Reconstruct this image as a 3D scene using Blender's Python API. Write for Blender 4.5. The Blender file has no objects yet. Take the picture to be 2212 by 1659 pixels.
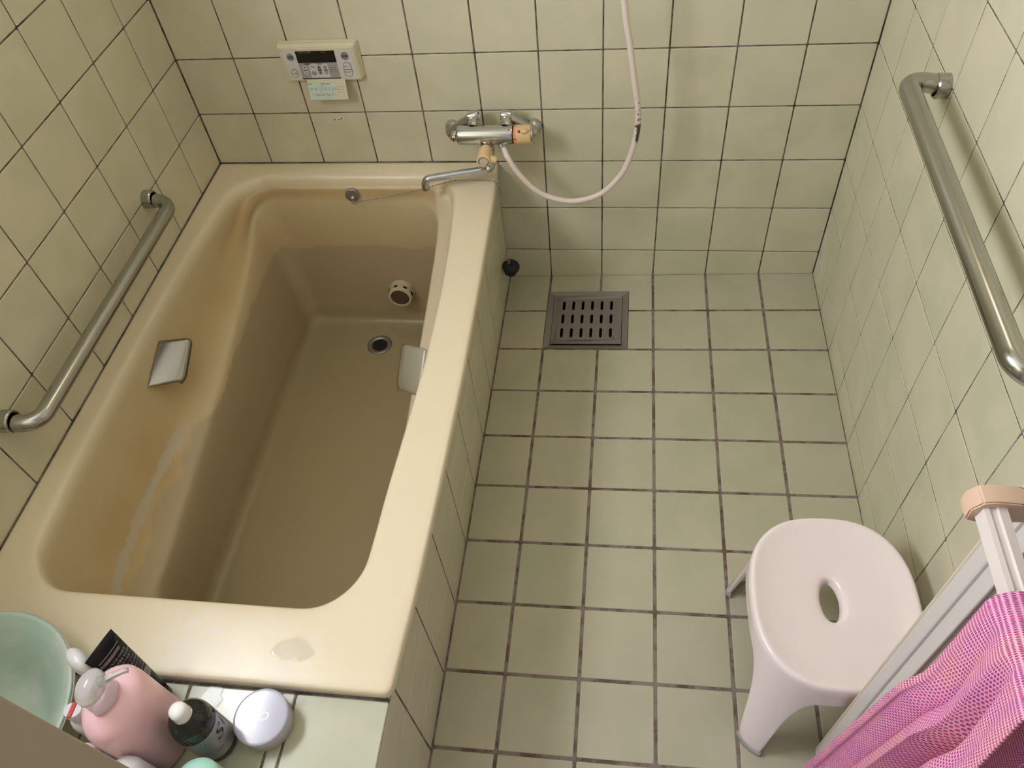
import bpy, bmesh, math, random
from mathutils import Vector, Matrix
random.seed(7)
S = bpy.context.scene
COL = S.collection
P = 0.15
# ------------------------------------------------------------------ camera
RC = Matrix(((0.99070, -0.03168, 0.13240), (0.10930, 0.77380, -0.62390), (-0.08270, 0.63250, 0.77010)))
cam_d = bpy.data.cameras.new('camera'); cam = bpy.data.objects.new('camera', cam_d); COL.objects.link(cam)
cam.rotation_mode = 'XYZ'
cam.rotation_euler = (0.688, 0.0831, 0.1098)
cam.location = (1.1067, -1.7351, 1.5923)
cam_d.sensor_fit = 'HORIZONTAL'; cam_d.sensor_width = 36.0
cam_d.lens = 36.0 * 1690.95 / 2212.0
cam_d.clip_start = 0.01
S.camera = cam
# ------------------------------------------------------------------ world, light, exposure
S.view_settings.view_transform = 'Standard'; S.view_settings.look = 'None'
S.view_settings.gamma = 1.0; S.view_settings.use_curve_mapping = False
S.view_settings.exposure = 0.0
W = bpy.data.worlds.new('world'); S.world = W; W.use_nodes = True
bg = W.node_tree.nodes['Background']; bg.inputs[0].default_value = (0.98, 0.95, 1.0, 1); bg.inputs[1].default_value = 0.42
WINDOW_STRENGTH = 29.0
LAMP_POWER = 11.0
# ------------------------------------------------------------------ helpers
def mat(name, col, rough=0.4, metal=0.0, trans=0.0, ior=1.5, coat=0.0, emit=None, es=0.0, spec=0.5, sss=0.0):
    m = bpy.data.materials.new(name); m.use_nodes = True
    b = m.node_tree.nodes['Principled BSDF']
    b.inputs['Base Color'].default_value = (*col, 1); b.inputs['Roughness'].default_value = rough
    b.inputs['Metallic'].default_value = metal; b.inputs['IOR'].default_value = ior
    b.inputs['Transmission Weight'].default_value = trans; b.inputs['Coat Weight'].default_value = coat
    b.inputs['Specular IOR Level'].default_value = spec
    if sss: b.inputs['Subsurface Weight'].default_value = sss; b.inputs['Subsurface Scale'].default_value = 0.01
    if emit: b.inputs['Emission Color'].default_value = (*emit, 1); b.inputs['Emission Strength'].default_value = es
    return m
def nd(m, t, **k):
    n = m.node_tree.nodes.new(t)
    for a, v in k.items(): setattr(n, a, v)
    return n
def lk(m, a, b): m.node_tree.links.new(a, b)
def bsdf(m): return m.node_tree.nodes['Principled BSDF']
def math_n(m, op, a, b=None, c=None, clamp=False):
    n = nd(m, 'ShaderNodeMath', operation=op, use_clamp=clamp)
    for i, v in enumerate((a, b, c)):
        if v is None: continue
        if hasattr(v, 'links'): lk(m, v, n.inputs[i])
        else: n.inputs[i].default_value = v
    return n.outputs[0]
def noise(m, scale, detail=3, vec=None, rough=0.5, dist=0.0):
    n = nd(m, 'ShaderNodeTexNoise'); n.inputs['Scale'].default_value = scale; n.inputs['Detail'].default_value = detail
    n.inputs['Roughness'].default_value = rough; n.inputs['Distortion'].default_value = dist
    if vec is not None: lk(m, vec, n.inputs['Vector'])
    return n.outputs['Fac']
def mixc(m, f, a, b):
    n = nd(m, 'ShaderNodeMix', data_type='RGBA')
    if hasattr(f, 'links'): lk(m, f, n.inputs[0])
    else: n.inputs[0].default_value = f
    for i, v in ((6, a), (7, b)):
        if hasattr(v, 'links'): lk(m, v, n.inputs[i])
        else: n.inputs[i].default_value = (*v, 1)
    return n.outputs[2]
def ramp(m, f, lo, hi):
    n = nd(m, 'ShaderNodeMapRange'); n.inputs[1].default_value = lo; n.inputs[2].default_value = hi
    n.interpolation_type = 'SMOOTHSTEP'
    lk(m, f, n.inputs[0]); return n.outputs[0]
def bump(m, h, strength=0.2, dist=0.001):
    n = nd(m, 'ShaderNodeBump'); n.inputs['Strength'].default_value = strength; n.inputs['Distance'].default_value = dist
    lk(m, h, n.inputs['Height']); lk(m, n.outputs[0], bsdf(m).inputs['Normal'])
def mesh_obj(name, bm, m, parent=None, smooth=False, loc=None, rot=None):
    me = bpy.data.meshes.new(name); bmesh.ops.recalc_face_normals(bm, faces=bm.faces); bm.to_mesh(me); bm.free()
    if smooth:
        for p in me.polygons: p.use_smooth = True
    if isinstance(m, (list, tuple)):
        for x in m: me.materials.append(x)
    elif m: me.materials.append(m)
    o = bpy.data.objects.new(name, me); COL.objects.link(o)
    if parent: o.parent = parent
    if loc: o.location = loc
    if rot: o.rotation_euler = rot
    return o
def empty(name, loc=(0, 0, 0), parent=None):
    o = bpy.data.objects.new(name, None); COL.objects.link(o); o.location = loc; o.empty_display_size = 0.05
    if parent: o.parent = parent
    return o
def tag(o, label=None, cat=None, group=None, kind=None):
    if label: o['label'] = label
    if cat: o['category'] = cat
    if group: o['group'] = group
    if kind: o['kind'] = kind
    return o
def box(bm, x0, x1, y0, y1, z0, z1, bev=0.0, seg=2, M=None):
    g = bmesh.ops.create_cube(bm, size=1.0)
    vs = g['verts']
    for v in vs: v.co = Vector(((x0 + x1) / 2 + v.co.x * (x1 - x0), (y0 + y1) / 2 + v.co.y * (y1 - y0), (z0 + z1) / 2 + v.co.z * (z1 - z0)))
    if bev > 0:
        es = list({e for v in vs for e in v.link_edges})
        r = bmesh.ops.bevel(bm, geom=es, offset=bev, segments=seg, affect='EDGES', profile=0.5)
        vs = list({v for f in r['faces'] for v in f.verts} | {v for v in vs if v.is_valid})
    if M is not None:
        for v in vs: v.co = M @ v.co
    return vs
def frame_axes(d):
    d = d.normalized(); a = Vector((0, 0, 1)) if abs(d.z) < 0.9 else Vector((1, 0, 0))
    u = d.cross(a).normalized(); return u, d.cross(u).normalized(), d
def lathe(bm, prof, axis=(0, 0, 1), org=(0, 0, 0), n=40, sx=1.0, sy=1.0, xdir=None):
    """prof: list of (radius, distance along axis)"""
    d = Vector(axis).normalized()
    if xdir: u = Vector(xdir).normalized(); w = d.cross(u).normalized()
    else: u, w, _ = frame_axes(d)
    o = Vector(org); rings = []
    for r, h in prof:
        if r < 1e-6: rings.append([bm.verts.new(o + d * h)])
        else: rings.append([bm.verts.new(o + d * h + u * (r * sx * math.cos(2 * math.pi * k / n)) + w * (r * sy * math.sin(2 * math.pi * k / n))) for k in range(n)])
    for a, b in zip(rings, rings[1:]):
        if len(a) == 1 and len(b) == 1: continue
        for k in range(n):
            k2 = (k + 1) % n
            if len(a) == 1: bm.faces.new((a[0], b[k], b[k2]))
            elif len(b) == 1: bm.faces.new((a[k], b[0], a[k2]))
            else: bm.faces.new((a[k], a[k2], b[k2], b[k]))
    return rings
def catmull(pts, n=8):
    P_ = [Vector(p) for p in pts]; P_ = [P_[0] * 2 - P_[1]] + P_ + [P_[-1] * 2 - P_[-2]]
    out = []
    for i in range(1, len(P_) - 2):
        a, b, c, d = P_[i - 1:i + 3]
        for k in range(n):
            t = k / n
            out.append(0.5 * ((2 * b) + (c - a) * t + (2 * a - 5 * b + 4 * c - d) * t * t + (3 * b - a - 3 * c + d) * t ** 3))
    out.append(P_[-2]); return out
def fillet(pts, r, n=8):
    P_ = [Vector(p) for p in pts]; out = [P_[0]]
    for a, b, c in zip(P_, P_[1:], P_[2:]):
        u = (a - b).normalized(); w = (c - b).normalized(); ang = u.angle(w); t = r / math.tan(ang / 2)
        s, e = b + u * t, b + w * t
        cen = b + (u + w).normalized() * (r / math.sin(ang / 2))
        v0, v1 = s - cen, e - cen; tot = v0.angle(v1); ax = v0.cross(v1).normalized()
        for k in range(n + 1): out.append(cen + Matrix.Rotation(tot * k / n, 3, ax) @ v0)
    out.append(P_[-1]); return out
def tube(bm, pts, r, n=20, cap=True):
    pts = [Vector(p) for p in pts]; rings = []
    d0 = (pts[1] - pts[0]).normalized(); u, w, _ = frame_axes(d0)
    for i, p in enumerate(pts):
        if i == 0: d = pts[1] - pts[0]
        elif i == len(pts) - 1: d = pts[-1] - pts[-2]
        else: d = (pts[i + 1] - pts[i]).normalized() + (pts[i] - pts[i - 1]).normalized()
        d.normalize(); q = d0.rotation_difference(d); u = q @ u; w = q @ w; d0 = d
        rr = r[i] if isinstance(r, (list, tuple)) else r
        rings.append([bm.verts.new(p + u * (rr * math.cos(2 * math.pi * k / n)) + w * (rr * math.sin(2 * math.pi * k / n))) for k in range(n)])
    for a, b in zip(rings, rings[1:]):
        for k in range(n): bm.faces.new((a[k], a[(k + 1) % n], b[(k + 1) % n], b[k]))
    if cap: bm.faces.new(rings[0]); bm.faces.new(rings[-1])
    return rings
def autosmooth(o, ang=35):
    me = o.data
    for p in me.polygons: p.use_smooth = True
    try: me.set_sharp_from_angle(angle=math.radians(ang))
    except Exception: pass
    return o
def text_obj(name, s, size, mapf, m, parent, shear=0.0, bold=0.0, ext=0.0):
    cu = bpy.data.curves.new('t', 'FONT'); cu.body = s; cu.size = size; cu.align_x = 'CENTER'; cu.align_y = 'CENTER'
    cu.shear = shear; cu.offset = bold; cu.extrude = ext; cu.resolution_u = 3
    to = bpy.data.objects.new('t', cu); COL.objects.link(to)
    dg = bpy.context.evaluated_depsgraph_get(); dg.update()
    me = bpy.data.meshes.new_from_object(to.evaluated_get(dg)); bpy.data.objects.remove(to); bpy.data.curves.remove(cu)
    for v in me.vertices: v.co = mapf(v.co.x, v.co.y, v.co.z)
    me.name = name; me.materials.clear(); me.materials.append(m)
    o = bpy.data.objects.new(name, me); COL.objects.link(o)
    if parent: o.parent = parent
    return o
# ------------------------------------------------------------------ materials
def tile_mat(name, c1, c2, c3, rough, bscale=60, bstr=0.08, stain=0.0, stainc=(0.6, 0.58, 0.52)):
    m = mat(name, c1, rough)
    oi = nd(m, 'ShaderNodeObjectInfo'); tc = nd(m, 'ShaderNodeTexCoord')
    cv = nd(m, 'ShaderNodeCombineXYZ'); r7 = math_n(m, 'MULTIPLY', oi.outputs['Random'], 37.0)
    lk(m, r7, cv.inputs[0]); lk(m, r7, cv.inputs[2])
    va = nd(m, 'ShaderNodeVectorMath', operation='ADD'); lk(m, tc.outputs['Object'], va.inputs[0]); lk(m, cv.outputs[0], va.inputs[1])
    v = va.outputs[0]
    f = ramp(m, noise(m, 9, 3, v), 0.32, 0.68)
    c = mixc(m, f, c1, c2)
    c = mixc(m, ramp(m, oi.outputs['Random'], 0.15, 1.0), c, mixc(m, 0.45, c, c3))
    g = nd(m, 'ShaderNodeNewGeometry')
    if stain:
        s = math_n(m, 'MULTIPLY', ramp(m, noise(m, 14, 6, g.outputs['Position'], 0.65, 0.6), 0.52, 0.72), stain)
        c = mixc(m, s, c, stainc)
    lk(m, c, bsdf(m).inputs['Base Color'])
    rr = nd(m, 'ShaderNodeMapRange'); lk(m, noise(m, 30, 4, g.outputs['Position']), rr.inputs[0]); rr.inputs[3].default_value = max(.29, rough * 0.8) if rough >= .28 else rough * .75; rr.inputs[4].default_value = rough * 1.35
    lk(m, rr.outputs[0], bsdf(m).inputs['Roughness'])
    bump(m, noise(m, bscale, 3, g.outputs['Position']), bstr, 0.001)
    return m
M_wall = tile_mat('wall_tile_glaze', (0.67, 0.62, 0.455), (0.59, 0.56, 0.40), (0.64, 0.585, 0.455), 0.30, 40, 0.05)
def wall_smear(m):
    old = bsdf(m).inputs['Base Color'].links[0].from_socket
    g = nd(m, 'ShaderNodeNewGeometry'); mp_ = nd(m, 'ShaderNodeMapping'); lk(m, g.outputs['Position'], mp_.inputs[0]); mp_.inputs['Scale'].default_value = (1, 1, .35)
    q = nd(m, 'ShaderNodeSeparateXYZ'); lk(m, g.outputs['Position'], q.inputs[0])
    f = math_n(m, 'MULTIPLY', ramp(m, noise(m, 11, 5, mp_.outputs[0], .6, .5), .50, .70), ramp(m, q.outputs[0], 1.60, 1.64))
    f = math_n(m, 'MULTIPLY', f, math_n(m, 'SUBTRACT', 1, ramp(m, q.outputs[2], .18, .48)))
    lk(m, mixc(m, math_n(m, 'MULTIPLY', f, .55), old, (.74, .68, .62)), bsdf(m).inputs['Base Color'])
wall_smear(M_wall)
M_floor = tile_mat('floor_tile_matt', (0.52, 0.485, 0.355), (0.46, 0.445, 0.32), (0.52, 0.47, 0.36), 0.31, 420, 0.12, 0.28, (0.55, 0.53, 0.47))
def grout_mat(name, c1, c2):
    m = mat(name, c1, 0.9)
    g = nd(m, 'ShaderNodeNewGeometry')
    lk(m, mixc(m, ramp(m, noise(m, 22, 5, g.outputs['Position'], 0.7), 0.42, 0.62), c1, c2), bsdf(m).inputs['Base Color'])
    bump(m, noise(m, 300, 3, g.outputs['Position']), 0.4, 0.0005)
    return m
M_gw = grout_mat('wall_grout', (0.23, 0.18, 0.165), (0.075, 0.048, 0.035))
M_gf = grout_mat('floor_grout', (0.27, 0.215, 0.19), (0.13, 0.08, 0.055))
M_gr = grout_mat('pale_grout', (0.30, 0.26, 0.20), (0.07, 0.05, 0.04))
M_mould = grout_mat('dark_sealant', (0.19, 0.16, 0.13), (0.07, 0.055, 0.045))
M_steel = mat('brushed_steel', (0.44, 0.43, 0.41), 0.22, 1.0)
def steel_noise(m, sc, lo, hi):
    g = nd(m, 'ShaderNodeNewGeometry'); rr = nd(m, 'ShaderNodeMapRange'); lk(m, noise(m, sc, 4, g.outputs['Position']), rr.inputs[0])
    rr.inputs[3].default_value = lo; rr.inputs[4].default_value = hi; lk(m, rr.outputs[0], bsdf(m).inputs['Roughness'])
steel_noise(M_steel, 60, 0.16, 0.265)
M_chrome = mat('worn_chrome', (0.56, 0.56, 0.57), 0.14, 1.0); steel_noise(M_chrome, 90, 0.10, 0.26)
M_drain = mat('drain_steel', (0.34, 0.31, 0.31), 0.42, 0.85); steel_noise(M_drain, 40, 0.32, 0.55)
M_black = mat('black_hole', (0.008, 0.007, 0.006), 0.7)
M_beige = mat('beige_plastic', (0.72, 0.50, 0.27), 0.35)
M_red = mat('red_mark', (0.35, 0.01, 0.015), 0.25)
M_orange = mat('orange_marks', (0.80, 0.22, 0.10), 0.5)
M_ink = mat('dark_ink', (0.03, 0.03, 0.03), 0.6)
M_greyink = mat('grey_ink', (0.18, 0.17, 0.17), 0.6)
# ------------------------------------------------------------------ tiles
tile_cache = {}
def tile_mesh(w, h, m, t=0.006, bev=0.0012):
    k = (round(w, 4), round(h, 4), m.name)
    if k in tile_cache: return tile_cache[k]
    bm = bmesh.new()      # front face at local z=0, body towards -z, centred
    a, b = w / 2, h / 2; c = min(0.002, a * 0.3)
    def loop(ix, z, cc):
        x, y = a - ix, b - ix
        return [bm.verts.new(p) for p in ((-x + cc, -y, z), (x - cc, -y, z), (x, -y + cc, z), (x, y - cc, z), (x - cc, y, z), (-x + cc, y, z), (-x, y - cc, z), (-x, -y + cc, z))]
    L = [loop(0, -t, c), loop(0, -bev, c), loop(bev * 0.35, -bev * 0.35, c), loop(bev * 1.3, 0, c)]
    for p, q in zip(L, L[1:]):
        for i in range(8): bm.faces.new((p[i], p[(i + 1) % 8], q[(i + 1) % 8], q[i]))
    bm.faces.new(L[-1]); bm.faces.new(L[0])
    bmesh.ops.recalc_face_normals(bm, faces=bm.faces)
    me = bpy.data.meshes.new('tile'); bm.to_mesh(me); bm.free(); me.materials.append(m)
    tile_cache[k] = me; return me
def put_tile(me, parent, origin, ux, uy, jit=0.0004, tilt=0.003):
    ux = Vector(ux).normalized(); uy = Vector(uy).normalized(); n = ux.cross(uy)
    M = Matrix((ux, uy, n)).transposed().to_4x4()
    M.translation = Vector(origin) + n * random.uniform(-jit, 0)
    J = Matrix.Rotation(random.uniform(-tilt, tilt), 4, 'X') @ Matrix.Rotation(random.uniform(-tilt, tilt), 4, 'Y')
    o = bpy.data.objects.new('tile', me); COL.objects.link(o); o.parent = parent; o.matrix_local = M @ J
    return o
def struct(name, bm, m): return tag(mesh_obj(name, bm, m), kind='structure')
ZR = [-0.04, 0.0783] + [0.0783 + P * k for k in range(1, 15)]   # wall joint heights
H = 2.1783
X1, YF = 1.65, -1.65
def fz(x, y): return 0.0331 * (x - 1.2) + 0.0195 * (-y - 0.75)
# back wall
bm = bmesh.new(); box(bm, -0.1, X1 + 0.1, 0.0025, 0.12, -0.15, H); wall_back = struct('wall_back', bm, M_gw)
G = 0.0035
for i in range(11):
    for r in range(len(ZR) - 1):
        z0, z1 = ZR[r], ZR[r + 1]
        if i < 5 and z0 < 0.35: continue
        put_tile(tile_mesh(P - G, z1 - z0 - G, M_wall), wall_back, ((i + .5) * P, 0, (z0 + z1) / 2), (1, 0, 0), (0, 0, 1))
# left wall with its high window
wy0, wy1, wz0, wz1 = -1.488, -0.888, 1.2783, 1.8783
bm = bmesh.new()
box(bm, -0.12, -0.0025, YF, 0.0, -0.15, wz0); box(bm, -0.12, -0.0025, YF, 0.0, wz1, H)
box(bm, -0.12, -0.0025, YF, wy0, wz0, wz1); box(bm, -0.12, -0.0025, wy1, 0.0, wz0, wz1)
wall_left = struct('wall_left', bm, M_gw)
yj = [0.0] + [-(0.138 + P * k) for k in range(0, 11)]
yj = [y for y in yj if y > YF] + [YF]
for a, b in zip(yj, yj[1:]):
    for r in range(len(ZR) - 1):
        z0, z1 = ZR[r], ZR[r + 1]
        if z0 < 0.35: continue
        if b > wy0 - 0.01 and a < wy1 + 0.01 and z0 > wz0 - 0.01 and z1 < wz1 + 0.01: continue
        put_tile(tile_mesh(abs(b - a) - G, z1 - z0 - G, M_wall), wall_left, (0, (a + b) / 2, (z0 + z1) / 2), (0, 1, 0), (0, 0, 1))
# right wall
bm = bmesh.new(); box(bm, X1 + 0.0012, X1 + 0.12, YF, 0.0, -0.15, H); wall_right = struct('wall_right', bm, M_gr)
G2 = 0.0026
for k in range(11):
    for r in range(len(ZR) - 1):
        z0, z1 = ZR[r], ZR[r + 1]
        put_tile(tile_mesh(P - G2, z1 - z0 - G2, M_wall), wall_right, (X1, -(k + .5) * P, (z0 + z1) / 2), (0, -1, 0), (0, 0, 1), 0.0003, 0.0025)
# front wall with the doorway the camera looks through
M_paint = mat('doorway_paint', (0.40, 0.325, 0.225), 0.55)
DX0, DX1, DZ = 0.841, 1.535, 2.0
bm = bmesh.new()
box(bm, -0.1, DX0 - 0.03, YF - 0.11, YF, -0.15, H); box(bm, DX1 + 0.03, X1 + 0.1, YF - 0.11, YF, -0.15, H); box(bm, DX0 - 0.03, DX1 + 0.03, YF - 0.11, YF, DZ, H)
wall_front = struct('wall_front', bm, M_wall)
bm = bmesh.new(); box(bm, DX0 - 0.03, DX0, YF - 0.13, YF + 0.0, -0.05, DZ, 0.0015); struct('trim_1', bm, M_paint)
bm = bmesh.new(); box(bm, DX1, DX1 + 0.03, YF - 0.13, YF, -0.05, DZ, 0.0015); struct('trim_2', bm, M_paint)
bm = bmesh.new(); box(bm, -0.12, X1 + 0.12, YF - 0.11, 0.12, H, H + 0.06); struct('ceiling', bm, mat('ceiling_paint', (0.74, 0.72, 0.64), 0.6))
# floor
sx, sy = 0.0331, -0.0195
bm = bmesh.new()
gx0, gx1, gy0, gy1 = 0.900, 1.130, -0.2985, -0.071
def fquad(x0, x1, y0, y1, off=-0.0016):
    v = [bm.verts.new((x, y, fz(x, y) + off + d)) for d in (0, -0.05) for x, y in ((x0, y0), (x1, y0), (x1, y1), (x0, y1))]
    for f in ((0, 1, 2, 3), (4, 7, 6, 5), (0, 4, 5, 1), (1, 5, 6, 2), (2, 6, 7, 3), (3, 7, 4, 0)): bm.faces.new([v[i] for i in f])
fquad(0.70, gx0, YF - 0.11, 0.02); fquad(gx1, 1.67, YF - 0.11, 0.02); fquad(gx0, gx1, YF - 0.11, gy0); fquad(gx0, gx1, gy1, 0.02)
floor = struct('floor', bm, M_gf)
n_f = Vector((-sx, -sy, 1)).normalized(); fux = Vector((1, 0, sx)).normalized(); fuy = n_f.cross(fux)
GF = 0.0068
xs = [0.773] + [i * P for i in range(6, 12)]
def floor_tile(x0, x1, y0, y1):
    put_tile(tile_mesh(x1 - x0, y1 - y0, M_floor), floor, ((x0 + x1) / 2, (y0 + y1) / 2, fz((x0 + x1) / 2, (y0 + y1) / 2)), fux, fuy, 0.0006, 0.003)
def poly_tile(pts, m, parent, t=0.006):
    bm = bmesh.new(); c = sum((Vector(p) for p in pts), Vector((0, 0))) / len(pts)
    def lp(z, ins):
        out = []
        n = len(pts)
        for i in range(n):
            p0, p1, p2 = Vector(pts[i - 1]), Vector(pts[i]), Vector(pts[(i + 1) % n])
            a = (p1 - p0).normalized(); b = (p2 - p1).normalized(); na = Vector((-a.y, a.x)); nb = Vector((-b.y, b.x))
            q = p1 + (na + nb) * ins if abs(a.dot(b)) < 0.5 else p1 + na * ins
            out.append(bm.verts.new((q.x, q.y, fz(q.x, q.y) + z)))
        return out
    L = [lp(-t, 0), lp(-0.001, 0), lp(0, 0.0012)]
    for p, q in zip(L, L[1:]):
        for i in range(len(pts)): bm.faces.new((p[i], p[(i + 1) % len(pts)], q[(i + 1) % len(pts)], q[i]))
    bm.faces.new(L[-1])
    o = mesh_obj('tile', bm, m, parent); return o
g = GF / 2
for i in range(6):
    x0, x1 = xs[i] + (g if i else 0.004), xs[i + 1] - (g if i < 5 else 0.002)
    for k in range(11):
        y1, y0 = -k * P - (g if k else 0.0015), -(k + 1) * P + g
        if i == 1 and k == 0: poly_tile([(x0, gy1 + 0.002), (x1, gy1 + 0.002), (x1, y1), (x0, y1)], M_floor, floor)
        elif i == 1 and k == 1: continue
        elif i == 2 and k == 0: poly_tile([(gx1 + 0.002, y0), (x1, y0), (x1, y1), (x0, y1), (x0, gy1 + 0.002), (gx1 + 0.002, gy1 + 0.002)], M_floor, floor)
        elif i == 2 and k == 1: poly_tile([(gx1 + 0.002, y0), (x1, y0), (x1, y1), (gx1 + 0.002, y1)], M_floor, floor)
        elif i == 0 and k == 1: floor_tile(x0, 0.897, y0, y1)
        else: floor_tile(x0, x1, y0, y1)
# apron wall under the bathtub's right rim
bm = bmesh.new(); box(bm, 0.74, 0.7720, YF, 0.0, -0.15, 0.3545); apron = struct('wall_apron', bm, M_gw)
az = [-0.04, 0.098, 0.2445, 0.3555]
ay = [0.0] + [-(0.155 + P * k) for k in range(10)] + [YF]
for a, b in zip(ay, ay[1:]):
    for z0, z1 in zip(az, az[1:]):
        put_tile(tile_mesh(abs(b - a) - 0.0042, z1 - z0 - 0.0020, M_wall), apron, (0.773, (a + b) / 2, (z0 + z1) / 2), (0, 1, 0), (0, 0, 1), 0.0002, 0.001)
# tiled ledge at the near end of the bathtub
SHZ = 0.3600
bm = bmesh.new(); box(bm, 0.0, 0.74, YF, -1.3765, SHZ - 0.04, SHZ - 0.0014); box(bm, 0.74, 0.7705, YF, -1.3765, 0.354, SHZ - 0.0014)
ledge = struct('trim_3', bm, M_gw); ledge['label'] = 'tiled ledge at the near end of the bathtub'
M_ledge = tile_mat('ledge_tile', (0.56, 0.55, 0.42), (0.50, 0.50, 0.38), (0.52, 0.50, 0.40), 0.2, 40, 0.04)
lx = [0.0, 0.143, 0.293, 0.443, 0.597, 0.621, 0.773]
for a, b in zip(lx, lx[1:]):
    for y0, y1 in ((-1.5275, -1.378), (YF, -1.5275)):
        put_tile(tile_mesh(b - a - 0.004, y1 - y0 - 0.004, M_ledge), ledge, ((a + b) / 2, (y0 + y1) / 2, SHZ), (1, 0, 0), (0, 1, 0), 0.0002)
# window (outside the frame, it lights the room)
win = empty('window_1', (0, (wy0 + wy1) / 2, wz0)); win['kind'] = 'structure'
M_alu = mat('window_aluminium', (0.55, 0.53, 0.5), 0.4, 0.6)
bm = bmesh.new(); hy = (wy1 - wy0) / 2
for a in ((-hy, -hy + .03, 0, .6), (hy - .03, hy, 0, .6), (-hy + .03, hy - .03, 0, .03), (-hy + .03, hy - .03, .57, .6), (-.015, .015, .03, .57)):
    box(bm, -0.075, -0.03, a[0], a[1], a[2], a[3], 0.002)
mesh_obj('window_frame', bm, M_alu, win)
M_pane = mat('frosted_daylight_glass', (0.8, 0.8, 0.8), 0.5, emit=(0.885, 0.94, 1.0), es=WINDOW_STRENGTH)
for s in (-1, 1):
    bm = bmesh.new(); a, b = sorted((s * 0.015, s * (hy - .03))); box(bm, -0.06, -0.055, a, b, .03, .57); mesh_obj('pane', bm, M_pane, win)
# ceiling lamp (outside the frame)
lamp = tag(empty('wall_lamp', (1.13, 0, 2.02)), 'round white wall lamp high on the back wall', 'lamp')
bm = bmesh.new(); lathe(bm, [(0, 0), (0.075, 0), (0.075, 0.02), (0, 0.02)], (0, -1, 0)); mesh_obj('lamp_base', bm, M_alu, lamp, True)
bm = bmesh.new(); lathe(bm, [(0, 0.11), (0.05, 0.105), (0.085, 0.08), (0.09, 0.05), (0.07, 0.02), (0, 0.02)], (0, -1, 0))
mesh_obj('lamp_shade', bm, mat('lamp_glass', (0.9, 0.85, 0.75), 0.3, emit=(1.0, 0.86, 0.66), es=LAMP_POWER), lamp, True)
# ------------------------------------------------------------------ bathtub
def interp(tab):
    def f(y):
        t = sorted(tab)
        if y <= t[0][0]: return t[0][1]
        for (a, va), (b, vb) in zip(t, t[1:]):
            if y <= b:
                s = (y - a) / (b - a); s = s * s * (3 - 2 * s) if False else s
                return va + (vb - va) * s
        return t[-1][1]
    return f
outR = interp([(0, .777), (-.1, .784), (-.45, .7915), (-.75, .794), (-1.0, .791), (-1.2, .786), (-1.375, .777)])
rimL = interp([(-.06, .082), (-.10, .078), (-.16, .066), (-.25, .056), (-.4, .047), (-.65, .043), (-.95, .050), (-1.15, .062), (-1.25, .075)])
rimR = interp([(-.06, .670), (-.11, .677), (-.2, .688), (-.34, .699), (-.5, .706), (-.7, .707), (-.88, .699), (-1.0, .693), (-1.15, .689), (-1.25, .68)])
ridgeL = interp([(-.08, .112), (-.14, .107), (-.31, .119), (-.515, .134), (-.718, .146), (-.9, .150), (-1.04, .160), (-1.2, .17)])
ridgeR = interp([(-.08, .622), (-.3, .617), (-.5, .620), (-.74, .625), (-1.2, .615)])
ridgeZ = interp([(-.07, .318), (-.10, .300), (-.15, .264), (-.22, .238), (-.31, .212), (-.515, .180), (-.718, .157), (-.9, .128), (-1.04, .122), (-1.2, .12)])
creL = interp([(-.08, .100), (-.2, .085), (-.4, .080), (-.7, .090), (-1.0, .105), (-1.2, .13)])
creR = interp([(-.08, .655), (-.2, .668), (-.5, .68), (-1.0, .672), (-1.2, .655)])
def off(f, d): return lambda y: f(y) + d
def ring(L, R, yb, yf, rb, rf, z, ns=22, nc=9):
    """z: number or function(s, y). returns coordinates, fixed count"""
    pts = []; w = max(0.05, R((yb + yf) / 2) - L((yb + yf) / 2))
    sb, sf = rb / w, rf / w
    def arc(cs, cy, rs, ry, a0):
        for k in range(nc):
            a = math.radians(a0 + 90 * k / (nc - 1)); pts.append((cs + rs * math.cos(a), cy + ry * math.sin(a)))
    arc(sb, yb - rb, sb, rb, 90)                    # back-left (from back edge to left side)
    for k in range(1, ns): pts.append((0, (yb - rb) + ((yf + rf) - (yb - rb)) * k / ns))
    arc(sf, yf + rf, sf, rf, 180)
    for k in range(1, ns): pts.append((sf + (1 - 2 * sf) * k / ns, yf))
    arc(1 - sf, yf + rf, sf, rf, 270)
    for k in range(1, ns): pts.append((1, (yf + rf) + ((yb - rb) - (yf + rf)) * k / ns))
    arc(1 - sb, yb - rb, sb, rb, 0)
    for k in range(1, ns): pts.append((1 - sb + (2 * sb - 1) * k / ns, yb))
    return [(L(y) + s * (R(y) - L(y)), y, z(s, y) if callable(z) else z) for s, y in pts]
c0 = lambda v: (lambda y: v)
ZT = 0.3818
def rz(s, y): return ridgeZ(y)
def cz(s, y): return min(ridgeZ(y) + 0.042, 0.347)
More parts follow.
